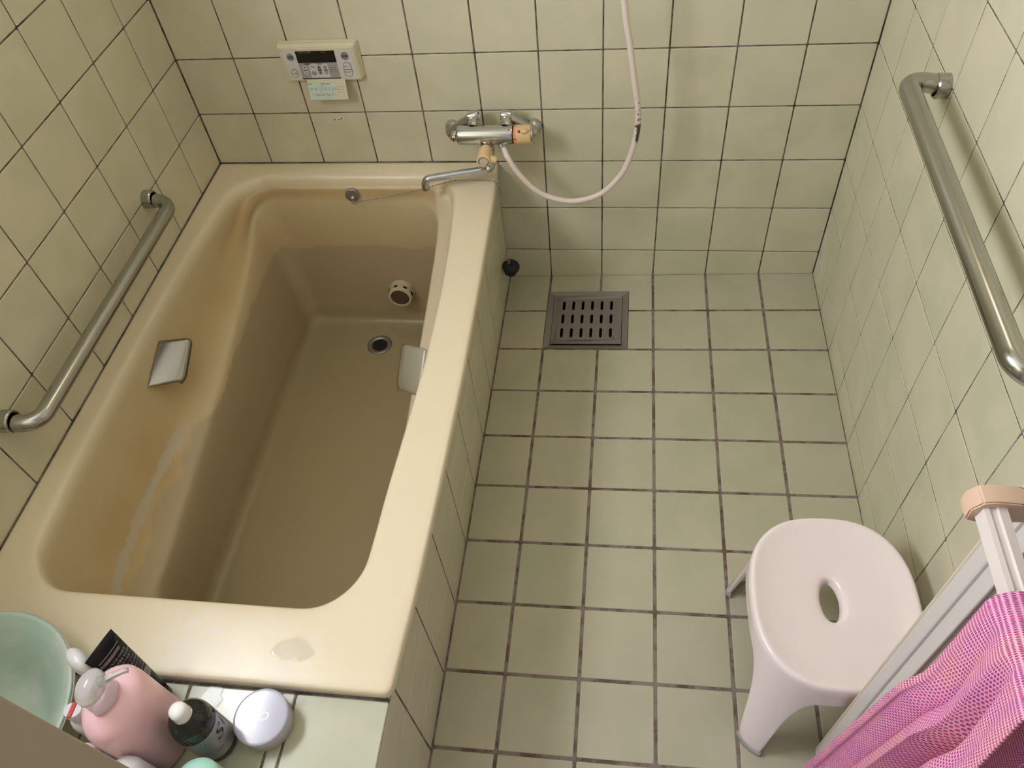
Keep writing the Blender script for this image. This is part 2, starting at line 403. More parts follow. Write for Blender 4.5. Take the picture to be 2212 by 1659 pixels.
rings = [
    ring(c0(.006), off(outR, -.010), -.003, -1.370, .006, .010, ZT - .026),
    ring(c0(.002), off(outR, -.0015), -.002, -1.3745, .006, .013, ZT - .0245),
    ring(c0(.001), outR, -.001, -1.3755, .006, .014, ZT - .0200),
    ring(c0(.001), outR, -.001, -1.3755, .006, .014, ZT - .0075),
    ring(c0(.002), off(outR, -.0022), -.002, -1.3735, .006, .013, ZT - .0022),
    ring(c0(.006), off(outR, -.008), -.006, -1.368, .006, .010, ZT),
    ring(off(rimL, -.022), off(rimR, .026), -.042, -1.270, .07, .10, ZT - .0005),
    ring(off(rimL, -.008), off(rimR, .008), -.054, -1.2545, .072, .098, ZT - .0015),
    ring(off(rimL, .000), off(rimR, .001), -.0605, -1.2475, .074, .095, ZT - .005),
    ring(off(rimL, .006), off(rimR, -.004), -.065, -1.243, .076, .093, ZT - .012),
    ring(off(rimL, .012), off(rimR, -.008), -.069, -1.239, .076, .092, lambda s, y: min(ZT - .028, .5 * ZT + .5 * cz(s, y) - .005)),
    ring(lambda y: .5 * rimL(y) + .5 * creL(y), lambda y: .5 * rimR(y) + .5 * creR(y), -.072, -1.232, .076, .09, lambda s, y: .35 * (ZT - .02) + .65 * cz(s, y) - .004),
    ring(off(creL, -.006), off(creR, .006), -.075, -1.225, .075, .088, lambda s, y: cz(s, y) + .010),
    ring(off(creL, .006), off(creR, -.006), -.077, -1.220, .072, .086, lambda s, y: cz(s, y) - .006),
    ring(lambda y: .55 * creL(y) + .45 * ridgeL(y), lambda y: .55 * creR(y) + .45 * ridgeR(y), -.079, -1.214, .065, .083, lambda s, y: .55 * cz(s, y) + .45 * rz(s, y) - .003),
    ring(off(ridgeL, -.010), off(ridgeR, .010), -.081, -1.205, .055, .08, lambda s, y: rz(s, y) + .006),
    ring(off(ridgeL, -.002), off(ridgeR, .002), -.082, -1.199, .050, .078, rz),
    ring(off(ridgeL, .004), off(ridgeR, -.004), -.083, -1.192, .048, .076, lambda s, y: rz(s, y) - .012),
    ring(lambda y: .6 * ridgeL(y) + .4 * .145 + .003, lambda y: .6 * ridgeR(y) + .4 * .617 - .003, -.088, -1.175, .048, .07, lambda s, y: .6 * rz(s, y) - .04),
    ring(c0(.142), c0(.618), -.094, -1.150, .05, .065, -.085),
    ring(c0(.147), c0(.613), -.098, -1.142, .05, .06, -.108),
    ring(c0(.155), c0(.605), -.106, -1.134, .05, .055, -.122),
    ring(c0(.170), c0(.590), -.122, -1.118, .045, .05, -.1295),
    ring(c0(.190), c0(.570), -.145, -1.098, .04, .045, -.131),
]
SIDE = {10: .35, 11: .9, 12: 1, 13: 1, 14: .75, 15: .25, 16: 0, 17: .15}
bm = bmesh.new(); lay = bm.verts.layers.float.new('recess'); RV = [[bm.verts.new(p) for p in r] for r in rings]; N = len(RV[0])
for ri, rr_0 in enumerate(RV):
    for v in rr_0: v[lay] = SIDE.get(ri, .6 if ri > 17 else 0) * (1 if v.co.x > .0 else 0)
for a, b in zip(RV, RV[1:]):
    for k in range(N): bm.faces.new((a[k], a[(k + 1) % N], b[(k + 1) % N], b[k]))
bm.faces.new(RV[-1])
tub = tag(empty('bathtub', (0, 0, 0)), 'cream bathtub with stained yellow-brown inside, set along the left wall', 'bathtub')
M_tub = mat('cream_bathtub_resin', (0.70, 0.58, 0.37), 0.16, coat=0.3)
bsdf(M_tub).inputs['Coat Roughness'].default_value = 0.08
gm = nd(M_tub, 'ShaderNodeNewGeometry'); sp = nd(M_tub, 'ShaderNodeSeparateXYZ'); lk(M_tub, gm.outputs['Position'], sp.inputs[0])
pos = gm.outputs['Position']; X_, Y_, Z_ = sp.outputs
wob = noise(M_tub, 9, 4, pos); wob2 = noise(M_tub, 45, 4, pos, 0.6)
zz = math_n(M_tub, 'ADD', Z_, math_n(M_tub, 'MULTIPLY', math_n(M_tub, 'SUBTRACT', wob, 0.5), 0.07))
inside = math_n(M_tub, 'SUBTRACT', 1.0, ramp(M_tub, Z_, 0.335, 0.378))
rside = math_n(M_tub, 'MULTIPLY', ramp(M_tub, X_, 0.610, 0.625), ramp(M_tub, Z_, 0.14, 0.17))
inside = math_n(M_tub, 'MULTIPLY', inside, math_n(M_tub, 'SUBTRACT', 1.0, math_n(M_tub, 'MULTIPLY', rside, 0.85)))
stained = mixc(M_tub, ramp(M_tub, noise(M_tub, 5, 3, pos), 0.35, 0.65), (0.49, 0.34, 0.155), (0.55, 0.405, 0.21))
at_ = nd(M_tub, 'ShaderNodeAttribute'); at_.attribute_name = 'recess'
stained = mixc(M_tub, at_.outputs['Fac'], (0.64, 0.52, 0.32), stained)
c = mixc(M_tub, math_n(M_tub, 'MULTIPLY', inside, 0.92), (0.79, 0.675, 0.50), stained)
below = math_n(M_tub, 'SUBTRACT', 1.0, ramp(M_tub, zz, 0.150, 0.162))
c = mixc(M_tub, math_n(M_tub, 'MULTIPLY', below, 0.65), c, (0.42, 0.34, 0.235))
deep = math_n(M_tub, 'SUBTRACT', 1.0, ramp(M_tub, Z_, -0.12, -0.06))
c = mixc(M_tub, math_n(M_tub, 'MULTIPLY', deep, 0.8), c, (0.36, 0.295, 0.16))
# dried scum line along the left recess, near the front
zs = math_n(M_tub, 'ADD', Z_, math_n(M_tub, 'MULTIPLY', math_n(M_tub, 'SUBTRACT', wob2, 0.5), 0.030))
band = math_n(M_tub, 'MULTIPLY', ramp(M_tub, zs, 0.170, 0.175), math_n(M_tub, 'SUBTRACT', 1.0, ramp(M_tub, zs, 0.190, 0.194)))
band = math_n(M_tub, 'MULTIPLY', band, math_n(M_tub, 'SUBTRACT', 1.0, ramp(M_tub, Y_, -0.80, -0.68)))
band = math_n(M_tub, 'MULTIPLY', band, math_n(M_tub, 'SUBTRACT', 1.0, ramp(M_tub, X_, 0.26, 0.30)))
c = mixc(M_tub, math_n(M_tub, 'MULTIPLY', band, 0.8), c, (0.58, 0.50, 0.40))
# soap residue on the near rim
def blob(cx, cy, r):
    v = nd(M_tub, 'ShaderNodeVectorMath', operation='DISTANCE'); lk(M_tub, pos, v.inputs[0]); v.inputs[1].default_value = (cx, cy, ZT)
    return math_n(M_tub, 'SUBTRACT', 1.0, ramp(M_tub, v.outputs['Value'], r * 0.2, r))
bl = math_n(M_tub, 'MAXIMUM', blob(.435, -1.315, .10), math_n(M_tub, 'MAXIMUM', blob(.60, -1.335, .08), math_n(M_tub, 'MULTIPLY', blob(.53, -1.33, .13), .6)))
res = math_n(M_tub, 'MULTIPLY', bl, ramp(M_tub, noise(M_tub, 38, 6, pos, 0.62, 0.8), 0.40, 0.66))
res = math_n(M_tub, 'MULTIPLY', res, ramp(M_tub, Z_, 0.37, 0.378))
c = mixc(M_tub, math_n(M_tub, 'MULTIPLY', res, 0.75), c, (0.80, 0.72, 0.66))
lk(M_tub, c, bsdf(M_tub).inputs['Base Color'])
rr = math_n(M_tub, 'ADD', 0.30, math_n(M_tub, 'ADD', math_n(M_tub, 'MULTIPLY', res, 0.10), math_n(M_tub, 'MULTIPLY', inside, 0.04)))
lk(M_tub, rr, bsdf(M_tub).inputs['Roughness'])
bsdf(M_tub).inputs['Coat Weight'].default_value = 0.0
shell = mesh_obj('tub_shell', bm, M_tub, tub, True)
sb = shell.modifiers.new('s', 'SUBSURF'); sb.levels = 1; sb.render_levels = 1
# plug hole
bm = bmesh.new(); lathe(bm, [(.0375, 0), (.037, .003), (.033, .0042), (.026, .003), (.0235, -.001), (.0225, -.012)], org=(.388, -.203, -.1308), n=48); mesh_obj('plug_hole_ring', bm, M_drain, tub, True)
bm = bmesh.new(); lathe(bm, [(.0235, .0008), (.0, .0008)], org=(.388, -.203, -.1308), n=32); mesh_obj('plug_hole', bm, M_black, tub)
# moulded crescent lip behind the plug hole
bm = bmesh.new(); pts = [(.388 + .072 * math.cos(math.radians(a)), -.205 + .068 * math.sin(math.radians(a)), -.1312) for a in range(35, 136, 5)]
tube(bm, pts, [0.0008 + .0032 * math.sin(math.pi * i / 20) for i in range(21)], 10); mesh_obj('moulded_lip', bm, M_tub, tub, True)
# circulation inlet on the far inner wall
ic = Vector((.4615, -.091, -.004)); ax = Vector((.0, -1, .05))
inl = empty('water_inlet', (0, 0, 0), tub)
M_inl = mat('inlet_plastic', (0.60, 0.52, 0.36), 0.4); M_rust = mat('inlet_filter', (0.10, 0.055, 0.03), 0.85)
gg = nd(M_rust, 'ShaderNodeNewGeometry'); bump(M_rust, noise(M_rust, 700, 2, gg.outputs['Position']), 0.8, 0.001)
bm = bmesh.new(); lathe(bm, [(.0385, 0), (.0385, .012), (.0370, .016), (.0365, .034), (.0335, .038), (.0285, .0385), (.0275, .035)], ax, ic, 48)
mesh_obj('inlet_ring', bm, M_inl, inl); autosmooth(inl.children[0])
bm = bmesh.new(); lathe(bm, [(.0280, .0355), (.02, .0372), (0, .038)], ax, ic, 32); mesh_obj('inlet_filter', bm, M_rust, inl, True)
u_, w_, d_ = frame_axes(ax)
for k in range(8):
    a = k * math.pi / 4 + .25; bm = bmesh.new(); rd = u_ * math.cos(a) + w_ * math.sin(a); tg = d_.cross(rd)
    M = Matrix((rd, tg, d_)).transposed().to_4x4(); M.translation = ic + rd * .0355 + d_ * .027
    box(bm, -.0025, .0025, -.0055, .0055, -.0035, .0035, 0, 1, M); mesh_obj('slot', bm, M_black, inl)
for q, a in enumerate((.25 + math.pi / 8 + k * math.pi / 4 for k in range(8))):
    if q % 2: continue
    bm = bmesh.new(); rd = u_ * math.cos(a) + w_ * math.sin(a); tg = d_.cross(rd)
    M = Matrix((rd, tg, d_)).transposed().to_4x4(); M.translation = ic + rd * .0364 + d_ * .025
    box(bm, -.002, .002, -.0006, .0006, -.008, .008, 0, 1, M); mesh_obj('rib', bm, M_inl, inl)
# steel grips on both inner sides
M_grip_lit = mat('grip_steel_bright_reflection', (0.80, 0.80, 0.86), 0.30, 1.0); steel_noise(M_grip_lit, 50, 0.16, 0.265)  # right grip: the window it reflects is painted in as pale lilac
M_grip_dim = mat('grip_steel_dark_reflection', (0.36, 0.34, 0.32), 0.22, 1.0); steel_noise(M_grip_dim, 50, 0.18, 0.265)  # left grip: same steel, its dark reflection painted into the colour
def grip(side):
    bm = bmesh.new(); rows = []
    IF, IN, OF, ON = Vector((.052, -.622, .333)), Vector((.052, -.732, .300)), Vector((.118, -.594, .318)), Vector((.121, -.690, .278))
    prof = [(0.0, -.024), (0.0, -.006), (.05, -.001), (.12, 0), (.80, 0), (.92, -.001), (.985, -.005), (1.0, -.012)]
    for j, (t, dz) in enumerate(prof):
        rw = []
        for k in range(17):
            f = k / 16; tt = t
            if t > .5: tt = t - .10 * max(0, (f - .80) / .20) ** 2.2 - .02 * max(0, (.06 - f) / .06) ** 2
            p = IF.lerp(IN, f).lerp(OF.lerp(ON, f), tt) + Vector((0, 0, dz))
            if side > 0: p.x = .741 - p.x
            rw.append(bm.verts.new(p))
        rows.append(rw)
    for a, b in zip(rows, rows[1:]):
        for k in range(16): bm.faces.new((a[k], a[k + 1], b[k + 1], b[k]))
    o = mesh_obj('grip', bm, M_grip_lit if side > 0 else M_grip_dim, tub, True); s = o.modifiers.new('t', 'SOLIDIFY'); s.thickness = .0045; s.offset = -1
    o['label'] = 'steel grip on the wall side, its dark reflection painted in' if side < 0 else 'steel grip under the right rim, its bright reflection painted in'
grip(-1); grip(1)
# dark mouldy sealant along the walls
bm = bmesh.new(); tube(bm, [(0.0, -0.001, ZT - .0015), (0.777, -0.001, ZT - .0015)], .0019, 8); mesh_obj('sealant', bm, M_mould, tub, True)
bm = bmesh.new(); tube(bm, [(0.001, 0.0, ZT - .0015), (0.001, -1.375, ZT - .0015)], .0019, 8); mesh_obj('sealant', bm, M_mould, tub, True)
bm = bmesh.new(); tube(bm, [(0.0, -1.3765, SHZ + .0005), (0.773, -1.3765, SHZ + .0002)], .0014, 8); mesh_obj('sealant', bm, M_mould, tub, True)
# ------------------------------------------------------------------ floor drain
dr = tag(empty('floor_drain', (0, 0, 0)), 'square steel floor drain cover with three rows of slots', 'drain')
def fl(x, y, dz): return Vector((x, y, fz(x, y) + dz))
bm = bmesh.new()
fw = .0165
A = [(gx0, gy0), (gx1, gy0), (gx1, gy1), (gx0, gy1)]; B = [(gx0 + fw, gy0 + fw), (gx1 - fw, gy0 + fw), (gx1 - fw, gy1 - fw), (gx0 + fw, gy1 - fw)]
va = [bm.verts.new(fl(x, y, .0004)) for x, y in A]; vb = [bm.verts.new(fl(x, y, -.0035)) for x, y in B]; vc = [bm.verts.new(fl(x, y, -.02)) for x, y in B]; ve = [bm.verts.new(fl(x, y, -.02)) for x, y in A]
for p, q in ((va, vb), (vb, vc), (ve, va)):
    for i in range(4): bm.faces.new((p[i], p[(i + 1) % 4], q[(i + 1) % 4], q[i]))
mesh_obj('frame', bm, M_drain, dr)
bm = bmesh.new(); lx0, lx1, ly0, ly1 = gx0 + fw + .001, gx1 - fw - .001, gy0 + fw + .001, gy1 - fw - .001
sx0 = lx0 + .016; cols = 6; rws = 3; cw = (lx1 - lx0 - .032) / cols; ch = (ly1 - ly0 - .030) / rws
def vert(x, y): return bm.verts.new(fl(x, y, -.001))
for i in range(cols):
    for j in range(rws):
        cx, cy = lx0 + .016 + cw * (i + .5), ly0 + .015 + ch * (j + .5)
        angs = sorted(set([2 * math.pi * k / 24 for k in range(24)] + [math.atan2(s2 * ch / 2, s1 * cw / 2) % (2 * math.pi) for s1 in (1, -1) for s2 in (1, -1)]))
        inn, out = [], []
        hw, hh = .0040, .0195
        for a in angs:
            ca, sa = math.cos(a), math.sin(a)
            t = min(cw / 2 / abs(ca) if abs(ca) > 1e-9 else 9, ch / 2 / abs(sa) if abs(sa) > 1e-9 else 9); out.append(vert(cx + ca * t, cy + sa * t))
            # stadium
            if abs(ca) > 1e-9 and abs(hw / ca * sa) <= hh - hw: t = abs(hw / ca)
            else:
                k_ = hh - hw; sgn = 1 if sa > 0 else -1; bq = sa * sgn * k_; t = bq + math.sqrt(max(0, bq * bq - k_ * k_ + hw * hw))
            inn.append(vert(cx + ca * t, cy + sa * t))
        for k in range(len(angs)):
            k2 = (k + 1) % len(angs); bm.faces.new((out[k], out[k2], inn[k2], inn[k]))
def q4(x0, x1, y0, y1): bm.faces.new([vert(x0, y0), vert(x1, y0), vert(x1, y1), vert(x0, y1)])
q4(lx0, lx1, ly0, ly0 + .015); q4(lx0, lx1, ly1 - .015, ly1); q4(lx0, lx0 + .016, ly0 + .015, ly1 - .015); q4(lx1 - .016, lx1, ly0 + .015, ly1 - .015)
bmesh.ops.remove_doubles(bm, verts=bm.verts, dist=1e-5)
lid = mesh_obj('slotted_lid', bm, M_drain, dr); so = lid.modifiers.new('s', 'SOLIDIFY'); so.thickness = .002; so.offset = -1
bm = bmesh.new()
pv = [bm.verts.new(fl(x, y, dz)) for dz in (-.012, -.045) for x, y in B]
for i in range(4): bm.faces.new((pv[i], pv[(i + 1) % 4], pv[4 + (i + 1) % 4], pv[4 + i]))
bm.faces.new(pv[4:]); mesh_obj('drain_pit', bm, M_black, dr)
# ------------------------------------------------------------------ grab bars
def grab_bar(label, wx, sgn, ya, yb, z, offx, zb):
    t = tag(empty('grab_bar', (wx, (ya + yb) / 2, z)), label, 'grab bar', 'steel grab bars')
    c = Vector(t.location)
    xo = wx + sgn * offx
    pts = fillet([Vector((wx, ya, z)) - c, Vector((xo, ya, zb)) - c, Vector((xo, yb, zb)) - c, Vector((wx, yb, z)) - c], .034, 10)
    bm = bmesh.new(); tube(bm, pts, .0165, 28, True); mesh_obj('bar', bm, M_steel, t, True)
    for y in (ya, yb):
        bm = bmesh.new(); lathe(bm, [(0, 0), (.0215, 0), (.0215, .019), (.0195, .0215), (.0168, .0215)], (sgn, 0, 0), Vector((wx, y, z)) - c, 36)
        autosmooth(mesh_obj('wall_flange', bm, M_steel, t))
    return t
grab_bar('steel grab bar on the left wall above the bathtub', 0, 1, -.352, -.998, .5275, .062, .5175)
grab_bar('steel grab bar on the right wall, higher up, casting a soft shadow', X1, -1, -.425, -1.085, .823, .072, .836)
# ------------------------------------------------------------------ faucet
fa = tag(empty('shower_faucet', (.77, 0, .49)), 'chrome thermostatic mixer faucet with beige handles on the back wall', 'faucet')
FO = Vector(fa.location)
def Lf(x, y, z): return Vector((x, y, z)) - FO
BY, BZ = -.080, .512
bm = bmesh.new()
lathe(bm, [(0, 0), (.0205, 0), (.0228, .003), (.023, .006), (.023, .134), (.0225, .1365), (0, .1365)], (1, 0, 0), Lf(.6995, BY, BZ), 40)
autosmooth(mesh_obj('body', bm, M_chrome, fa))
for sgn, xf, xc in ((1, .671, .737), (-1, .879, .818)):
    bm = bmesh.new(); lathe(bm, [(.019, 0), (.0195, .004), (.018, .011), (.0125, .019), (.010, .022), (.010, .034)], (0, -1, 0), Lf(xf, 0, .487), 32); autosmooth(mesh_obj('wall_flange', bm, mat('flange_metal', (.50, .45, .41), .3, 1) if 0 else M_chrome, fa), 60)
    leg = empty('crank_leg', (0, 0, 0), fa)
    a, b = Lf(xf, -.030, .487), Lf(xc, -.046, .543)
    bm = bmesh.new(); tube(bm, [a + (a - b).normalized() * .004, a + (b - a) * .15, a + (b - a) * .85, b], [.0140, .0145, .0118, .0108], 22); autosmooth(mesh_obj('arm', bm, M_chrome, leg))
    bm = bmesh.new(); lathe(bm, [(0, -.014), (.008, -.014), (.0125, -.011), (.013, -.004), (.013, .010), (.0115, .013), (.008, .0135), (.0075, .012), (0, .012)], (sgn, 0, 0.15), b, 30); autosmooth(mesh_obj('crank_cap', bm, M_chrome, leg))
    bm = bmesh.new(); e = Lf(xc, BY + .010, BZ + .016); d = (e - b)
    lathe(bm, [(.0095, 0), (.0095, d.length * .35), (.0125, d.length * .42), (.0132, d.length * .75), (.0125, d.length)], d, b, 8); mesh_obj('nut', bm, M_chrome, leg)
# strainer cap on the left
bm = bmesh.new(); sa_ = Vector((-.10, -1, -.35)); lathe(bm, [(0, -.03), (.009, -.03), (.0098, -.012), (.0098, .001), (.0085, .003), (0, .003)], sa_, Lf(.683, -.060, .490), 28); autosmooth(mesh_obj('strainer_cap', bm, M_chrome, fa))
u_, w_, d_ = frame_axes(sa_); M = Matrix((Vector((1, 0, 0)), Vector((0, 0, 1)), d_)).transposed().to_4x4(); M.translation = Lf(.683, -.060, .490) + d_ * .0032
bm = bmesh.new(); box(bm, -.0009, .0009, -.006, .006, -.0006, .0006, 0, 1, M); mesh_obj('screw_slot', bm, M_black, fa)
# temperature handle
hd = empty('temperature_handle', (0, 0, 0), fa)
bm = bmesh.new(); lathe(bm, [(0, 0), (.0205, 0), (.0215, .003), (.0215, .0035), (0, .0035)], (1, 0, 0), Lf(.8355, BY, BZ), 32); mesh_obj('gap_ring', bm, M_black, hd, True)
bm = bmesh.new(); lathe(bm, [(.020, 0), (.0228, .001), (.023, .003), (.023, .037), (.0215, .041), (.016, .0425), (0, .0425)], (1, 0, 0), Lf(.839, BY, BZ), 40); autosmooth(mesh_obj('dial', bm, M_beige, hd))
bm = bmesh.new(); lathe(bm, [(.0165, .040), (.0165, .0445), (.014, .046), (0, .046)], (1, 0, 0), Lf(.839, BY, BZ), 32); autosmooth(mesh_obj('end_cap', bm, M_chrome, hd))
def cyl(deg, x, r=.0231):   # point on the dial; deg: 0 = towards camera (-y), 90 = up
    a = math.radians(deg); return Lf(x, BY - r * math.cos(a), BZ + r * math.sin(a))
def dialmap(x0, deg0, r=.0232):
    return lambda u, v, w: cyl(deg0 + math.degrees(v / r), x0 + u, r)
bm = bmesh.new(); lathe(bm, [(0, -.001), (.0068, -.001), (.0065, .004), (.004, .0068), (0, .0075)], cyl(52, 0) - cyl(52, 0, 0), cyl(52, .866, .0228), 24, 1.5, 1.0, (1, 0, 0)); mesh_obj('safety_bump', bm, M_beige, hd, True)
bm = bmesh.new(); lathe(bm, [(0, -.0005), (.0036, -.0005), (.0034, .0008), (.002, .0018), (0, .0021)], cyl(50, 0) - cyl(50, 0, 0), cyl(50, .8535, .0228), 20); mesh_obj('red_button', bm, M_red, hd, True)
for a, d, x0, w, m in ((-22, 44, .842, .0058, M_orange),):
    for k in range(11):
        if k in (1,): continue
        g0 = a + d * 2.1 * k / 10 - 10
        bm = bmesh.new(); v = [bm.verts.new(cyl(g0 + dd, x, .02325)) for dd, x in ((0, x0 - .003), (0, x0 + .003), (7.2, x0 + .003), (7.2, x0 - .003))]; bm.faces.new(v); mesh_obj('scale_mark', bm, m, hd)
text_obj('number', '40', .0078, dialmap(.8435, 86), M_ink, hd); text_obj('number', '50', .0078, dialmap(.8435, 5, .02335), M_ink, hd)
bm = bmesh.new(); v = [bm.verts.new(cyl(a, x, .0233)) for a, x in ((58, .826), (58, .8305), (64, .8305), (64, .826))]; bm.faces.new(v); mesh_obj('red_dot', bm, M_red, fa)
bm = bmesh.new(); v = [bm.verts.new(cyl(a, x, .0234)) for a, x in ((-6, .766), (-6, .770), (-1, .770), (-1, .766))]; bm.faces.new(v); mesh_obj('red_dot', bm, M_red, fa)
# outlet neck, diverter knob, spout, hose joint
bm = bmesh.new(); lathe(bm, [(.022, .012), (.0175, .020), (.0155, .027), (.0155, .05), (.0135, .052), (.0135, .062)], (.0, 0, -1), Lf(.771, BY - .002, BZ), 30); lathe(bm, [(.016, 0), (.0165, .012), (.0150, .020), (.0145, .026)], (0, -1, 0), Lf(.7705, BY, .487), 30)
autosmooth(mesh_obj('outlet_neck', bm, M_chrome, fa), 50)
kn = empty('diverter_handle', (0, 0, 0), fa)
bm = bmesh.new(); lathe(bm, [(.0145, 0), (.0162, .0015), (.0165, .004), (.0182, .042), (.0178, .0455), (.016, .047), (.013, .047)], (0, -1, -.03), Lf(.7705, -.1055, .487), 36); autosmooth(mesh_obj('knob', bm, M_beige, kn), 60)
bm = bmesh.new(); lathe(bm, [(.013, .044), (.013, .0478), (.0108, .0486), (.0102, .0476), (0, .0476)], (0, -1, -.03), Lf(.7705, -.1055, .487), 32); autosmooth(mesh_obj('chrome_button', bm, M_chrome, kn))
bm = bmesh.new(); tube(bm, catmull([Lf(.783, -.140, .486), Lf(.792, -.142, .485), Lf(.799, -.1435, .4845), Lf(.803, -.144, .484)], 4), [.0088] * 6 + [.0085, .0078] + [.0075] * 2 + [.0072, .0055, .002], 18); mesh_obj('lever', bm, M_beige, kn, True)
sp_pts = fillet([Lf(.776, -.088, .470), Lf(.778, -.094, .424), Lf(.611, -.136, .424), Lf(.610, -.137, .395)], .016, 8)
bm = bmesh.new(); tube(bm, sp_pts, .0098, 22); mesh_obj('spout', bm, M_chrome, fa, True)
bm = bmesh.new(); lathe(bm, [(.009, 0), (.0108, .002), (.0108, .012), (.009, .014)], (0, 0, -1), Lf(.776, -.090, .478), 26); autosmooth(mesh_obj('spout_nut', bm, M_chrome, fa))
bm = bmesh.new(); lathe(bm, [(.012, 0), (.012, .012), (.0105, .016), (.0085, .018)], (.3, -.1, -1), Lf(.806, -.080, .495), 26); autosmooth(mesh_obj('hose_joint', bm, M_chrome, fa))
# shower hose
M_hose = mat('pinkish_white_hose', (0.74, 0.62, 0.56), 0.35)
gh = nd(M_hose, 'ShaderNodeNewGeometry'); sph = nd(M_hose, 'ShaderNodeSeparateXYZ'); lk(M_hose, gh.outputs['Position'], sph.inputs[0])
hz = sph.outputs[2]
nm = nd(M_hose, 'ShaderNodeMapping'); lk(M_hose, gh.outputs['Position'], nm.inputs[0]); nm.inputs['Scale'].default_value = (1, 1, 0.6)
env = math_n(M_hose, 'MULTIPLY', ramp(M_hose, hz, .47, .55), math_n(M_hose, 'SUBTRACT', 1, ramp(M_hose, hz, .565, .67)))
env = math_n(M_hose, 'MULTIPLY', env, ramp(M_hose, sph.outputs[0], 1.10, 1.128))
peel = ramp(M_hose, math_n(M_hose, 'ADD', noise(M_hose, 210, 2, nm.outputs[0], 0.5), math_n(M_hose, 'MULTIPLY', env, 0.13)), 0.715, 0.725)
core = math_n(M_hose, 'MULTIPLY', ramp(M_hose, hz, .508, .515), math_n(M_hose, 'SUBTRACT', 1, ramp(M_hose, hz, .556, .563)))
core = math_n(M_hose, 'MULTIPLY', core, ramp(M_hose, math_n(M_hose, 'ADD', sph.outputs[0], math_n(M_hose, 'MULTIPLY', noise(M_hose, 120, 3, gh.outputs['Position']), .012)), 1.1365, 1.137))
peel = math_n(M_hose, 'MAXIMUM', math_n(M_hose, 'MULTIPLY', peel, ramp(M_hose, env, .02, .06)), core)
lk(M_hose, mixc(M_hose, peel, (0.78, 0.66, 0.61), (0.10, 0.075, 0.06)), bsdf(M_hose).inputs['Base Color'])
hp = [(.809, -.083, .487), (.813, -.090, .478), (.824, -.11, .464), (.846, -.114, .425), (.878, -.115, .383), (.912, -.115, .357), (.953, -.115, .343), (.994, -.115, .342), (1.041, -.114, .357), (1.075, -.113, .386), (1.103, -.112, .426), (1.118, -.111, .466), (1.128, -.11, .504), (1.134, -.11, .553), (1.132, -.11, .601), (1.122, -.11, .668), (1.109, -.11, .753), (1.1, -.11, .803), (1.093, -.11, .87), (1.083, -.108, 1.0), (1.08, -.10, 1.15), (1.09, -.088, 1.30), (1.10, -.08, 1.38)]
bm = bmesh.new(); tube(bm, catmull(hp, 6), .0071, 18)
tag(mesh_obj('shower_hose', bm, M_hose, None, True), 'pinkish-white shower hose hanging in a loop, its coating peeling', 'hose')
sh = tag(empty('hand_shower', (1.10, -.08, 1.38)), 'white hand shower hanging in its wall holder above the hose', 'shower')
M_wpl = mat('white_plastic', (0.72, 0.68, 0.64), 0.35)
bm = bmesh.new(); tube(bm, [(0, 0, 0), (0, -.005, .05), (0, -.02, .13), (0, -.04, .19)], [.011, .013, .014, .016], 20); mesh_obj('handle', bm, M_wpl, sh, True)
bm = bmesh.new(); lathe(bm, [(0, -.03), (.02, -.025), (.034, 0), (.034, .008), (0, .01)], (0, -.8, -.5), (0, -.04, .20), 28); mesh_obj('spray_face', bm, M_wpl, sh, True)
hk = tag(empty('shower_holder', (1.10, 0, 1.45)), 'grey wall bracket holding the shower head', 'shower holder')
bm = bmesh.new(); box(bm, -.02, .02, -.03, 0, -.035, .035, .004); box(bm, -.018, .018, -.075, -.03, -.015, .015, .004); mesh_obj('bracket', bm, M_wpl, hk)
# ------------------------------------------------------------------ plug and chain
pc = tag(empty('plug_chain', (.39, -.085, .335)), 'ball chain with black rubber plug hanging over the right rim', 'plug')
PO = Vector(pc.location); Lp = lambda *a: Vector(a) - PO
bm = bmesh.new(); lathe(bm, [(.0185, -.006), (.0185, .0015), (.017, .0028), (.004, .0035), (0, .0035)], (0.05, -1, .1), Lp(.388, -.0855, .336), 32); autosmooth(mesh_obj('anchor_plate', bm, M_drain, pc))
bm = bmesh.new(); lathe(bm, [(.006, 0), (.0055, .006), (.003, .009), (0, .0095)], (0, -1, .1), Lp(.390, -.0885, .332), 18); mesh_obj('anchor_knob', bm, M_chrome, pc, True)
bm = bmesh.new(); rc = Lp(.392, -.097, .322); tube(bm, [rc + Vector((.0065 * math.cos(a), -.002 * math.sin(a), .0065 * math.sin(a))) for a in [2 * math.pi * k / 20 for k in range(21)]], .0009, 8, False); mesh_obj('split_ring', bm, M_chrome, pc, True)
path = catmull([(.399, -.097, .322), (.45, -.096, .332), (.52, -.095, .346), (.587, -.093, .361), (.64, -.090, .377), (.672, -.088, .3848), (.70, -.086, .3845), (.74, -.086, .3840), (.768, -.088, .3840), (.781, -.091, .3815), (.7875, -.093, .370), (.7885, -.094, .33), (.789, -.095, .26), (.790, -.096, .18), (.790, -.097, .118)], 30)
bm = bmesh.new(); acc = 0; last = path[0]
for p in path:
    acc += (p - last).length; last = p
    if acc >= .0052:
        acc -= .0052; bmesh.ops.create_icosphere(bm, subdivisions=1, radius=.0021, matrix=Matrix.Translation(p - PO))
ch_ = mesh_obj('ball_chain', bm, M_steel, pc, True)
bm = bmesh.new(); tube(bm, [p - PO for p in path[::5]], .0005, 5); mesh_obj('chain_wire', bm, M_drain, pc, True)
bm = bmesh.new(); lathe(bm, [(0, .012), (.004, .012), (.006, .006), (.0235, .004), (.0250, 0), (.0245, -.004), (.0195, -.008), (.0175, -.024), (.015, -.026), (0, -.026)], (.18, -.10, 1), Lp(.7985, -.098, .100), 32)
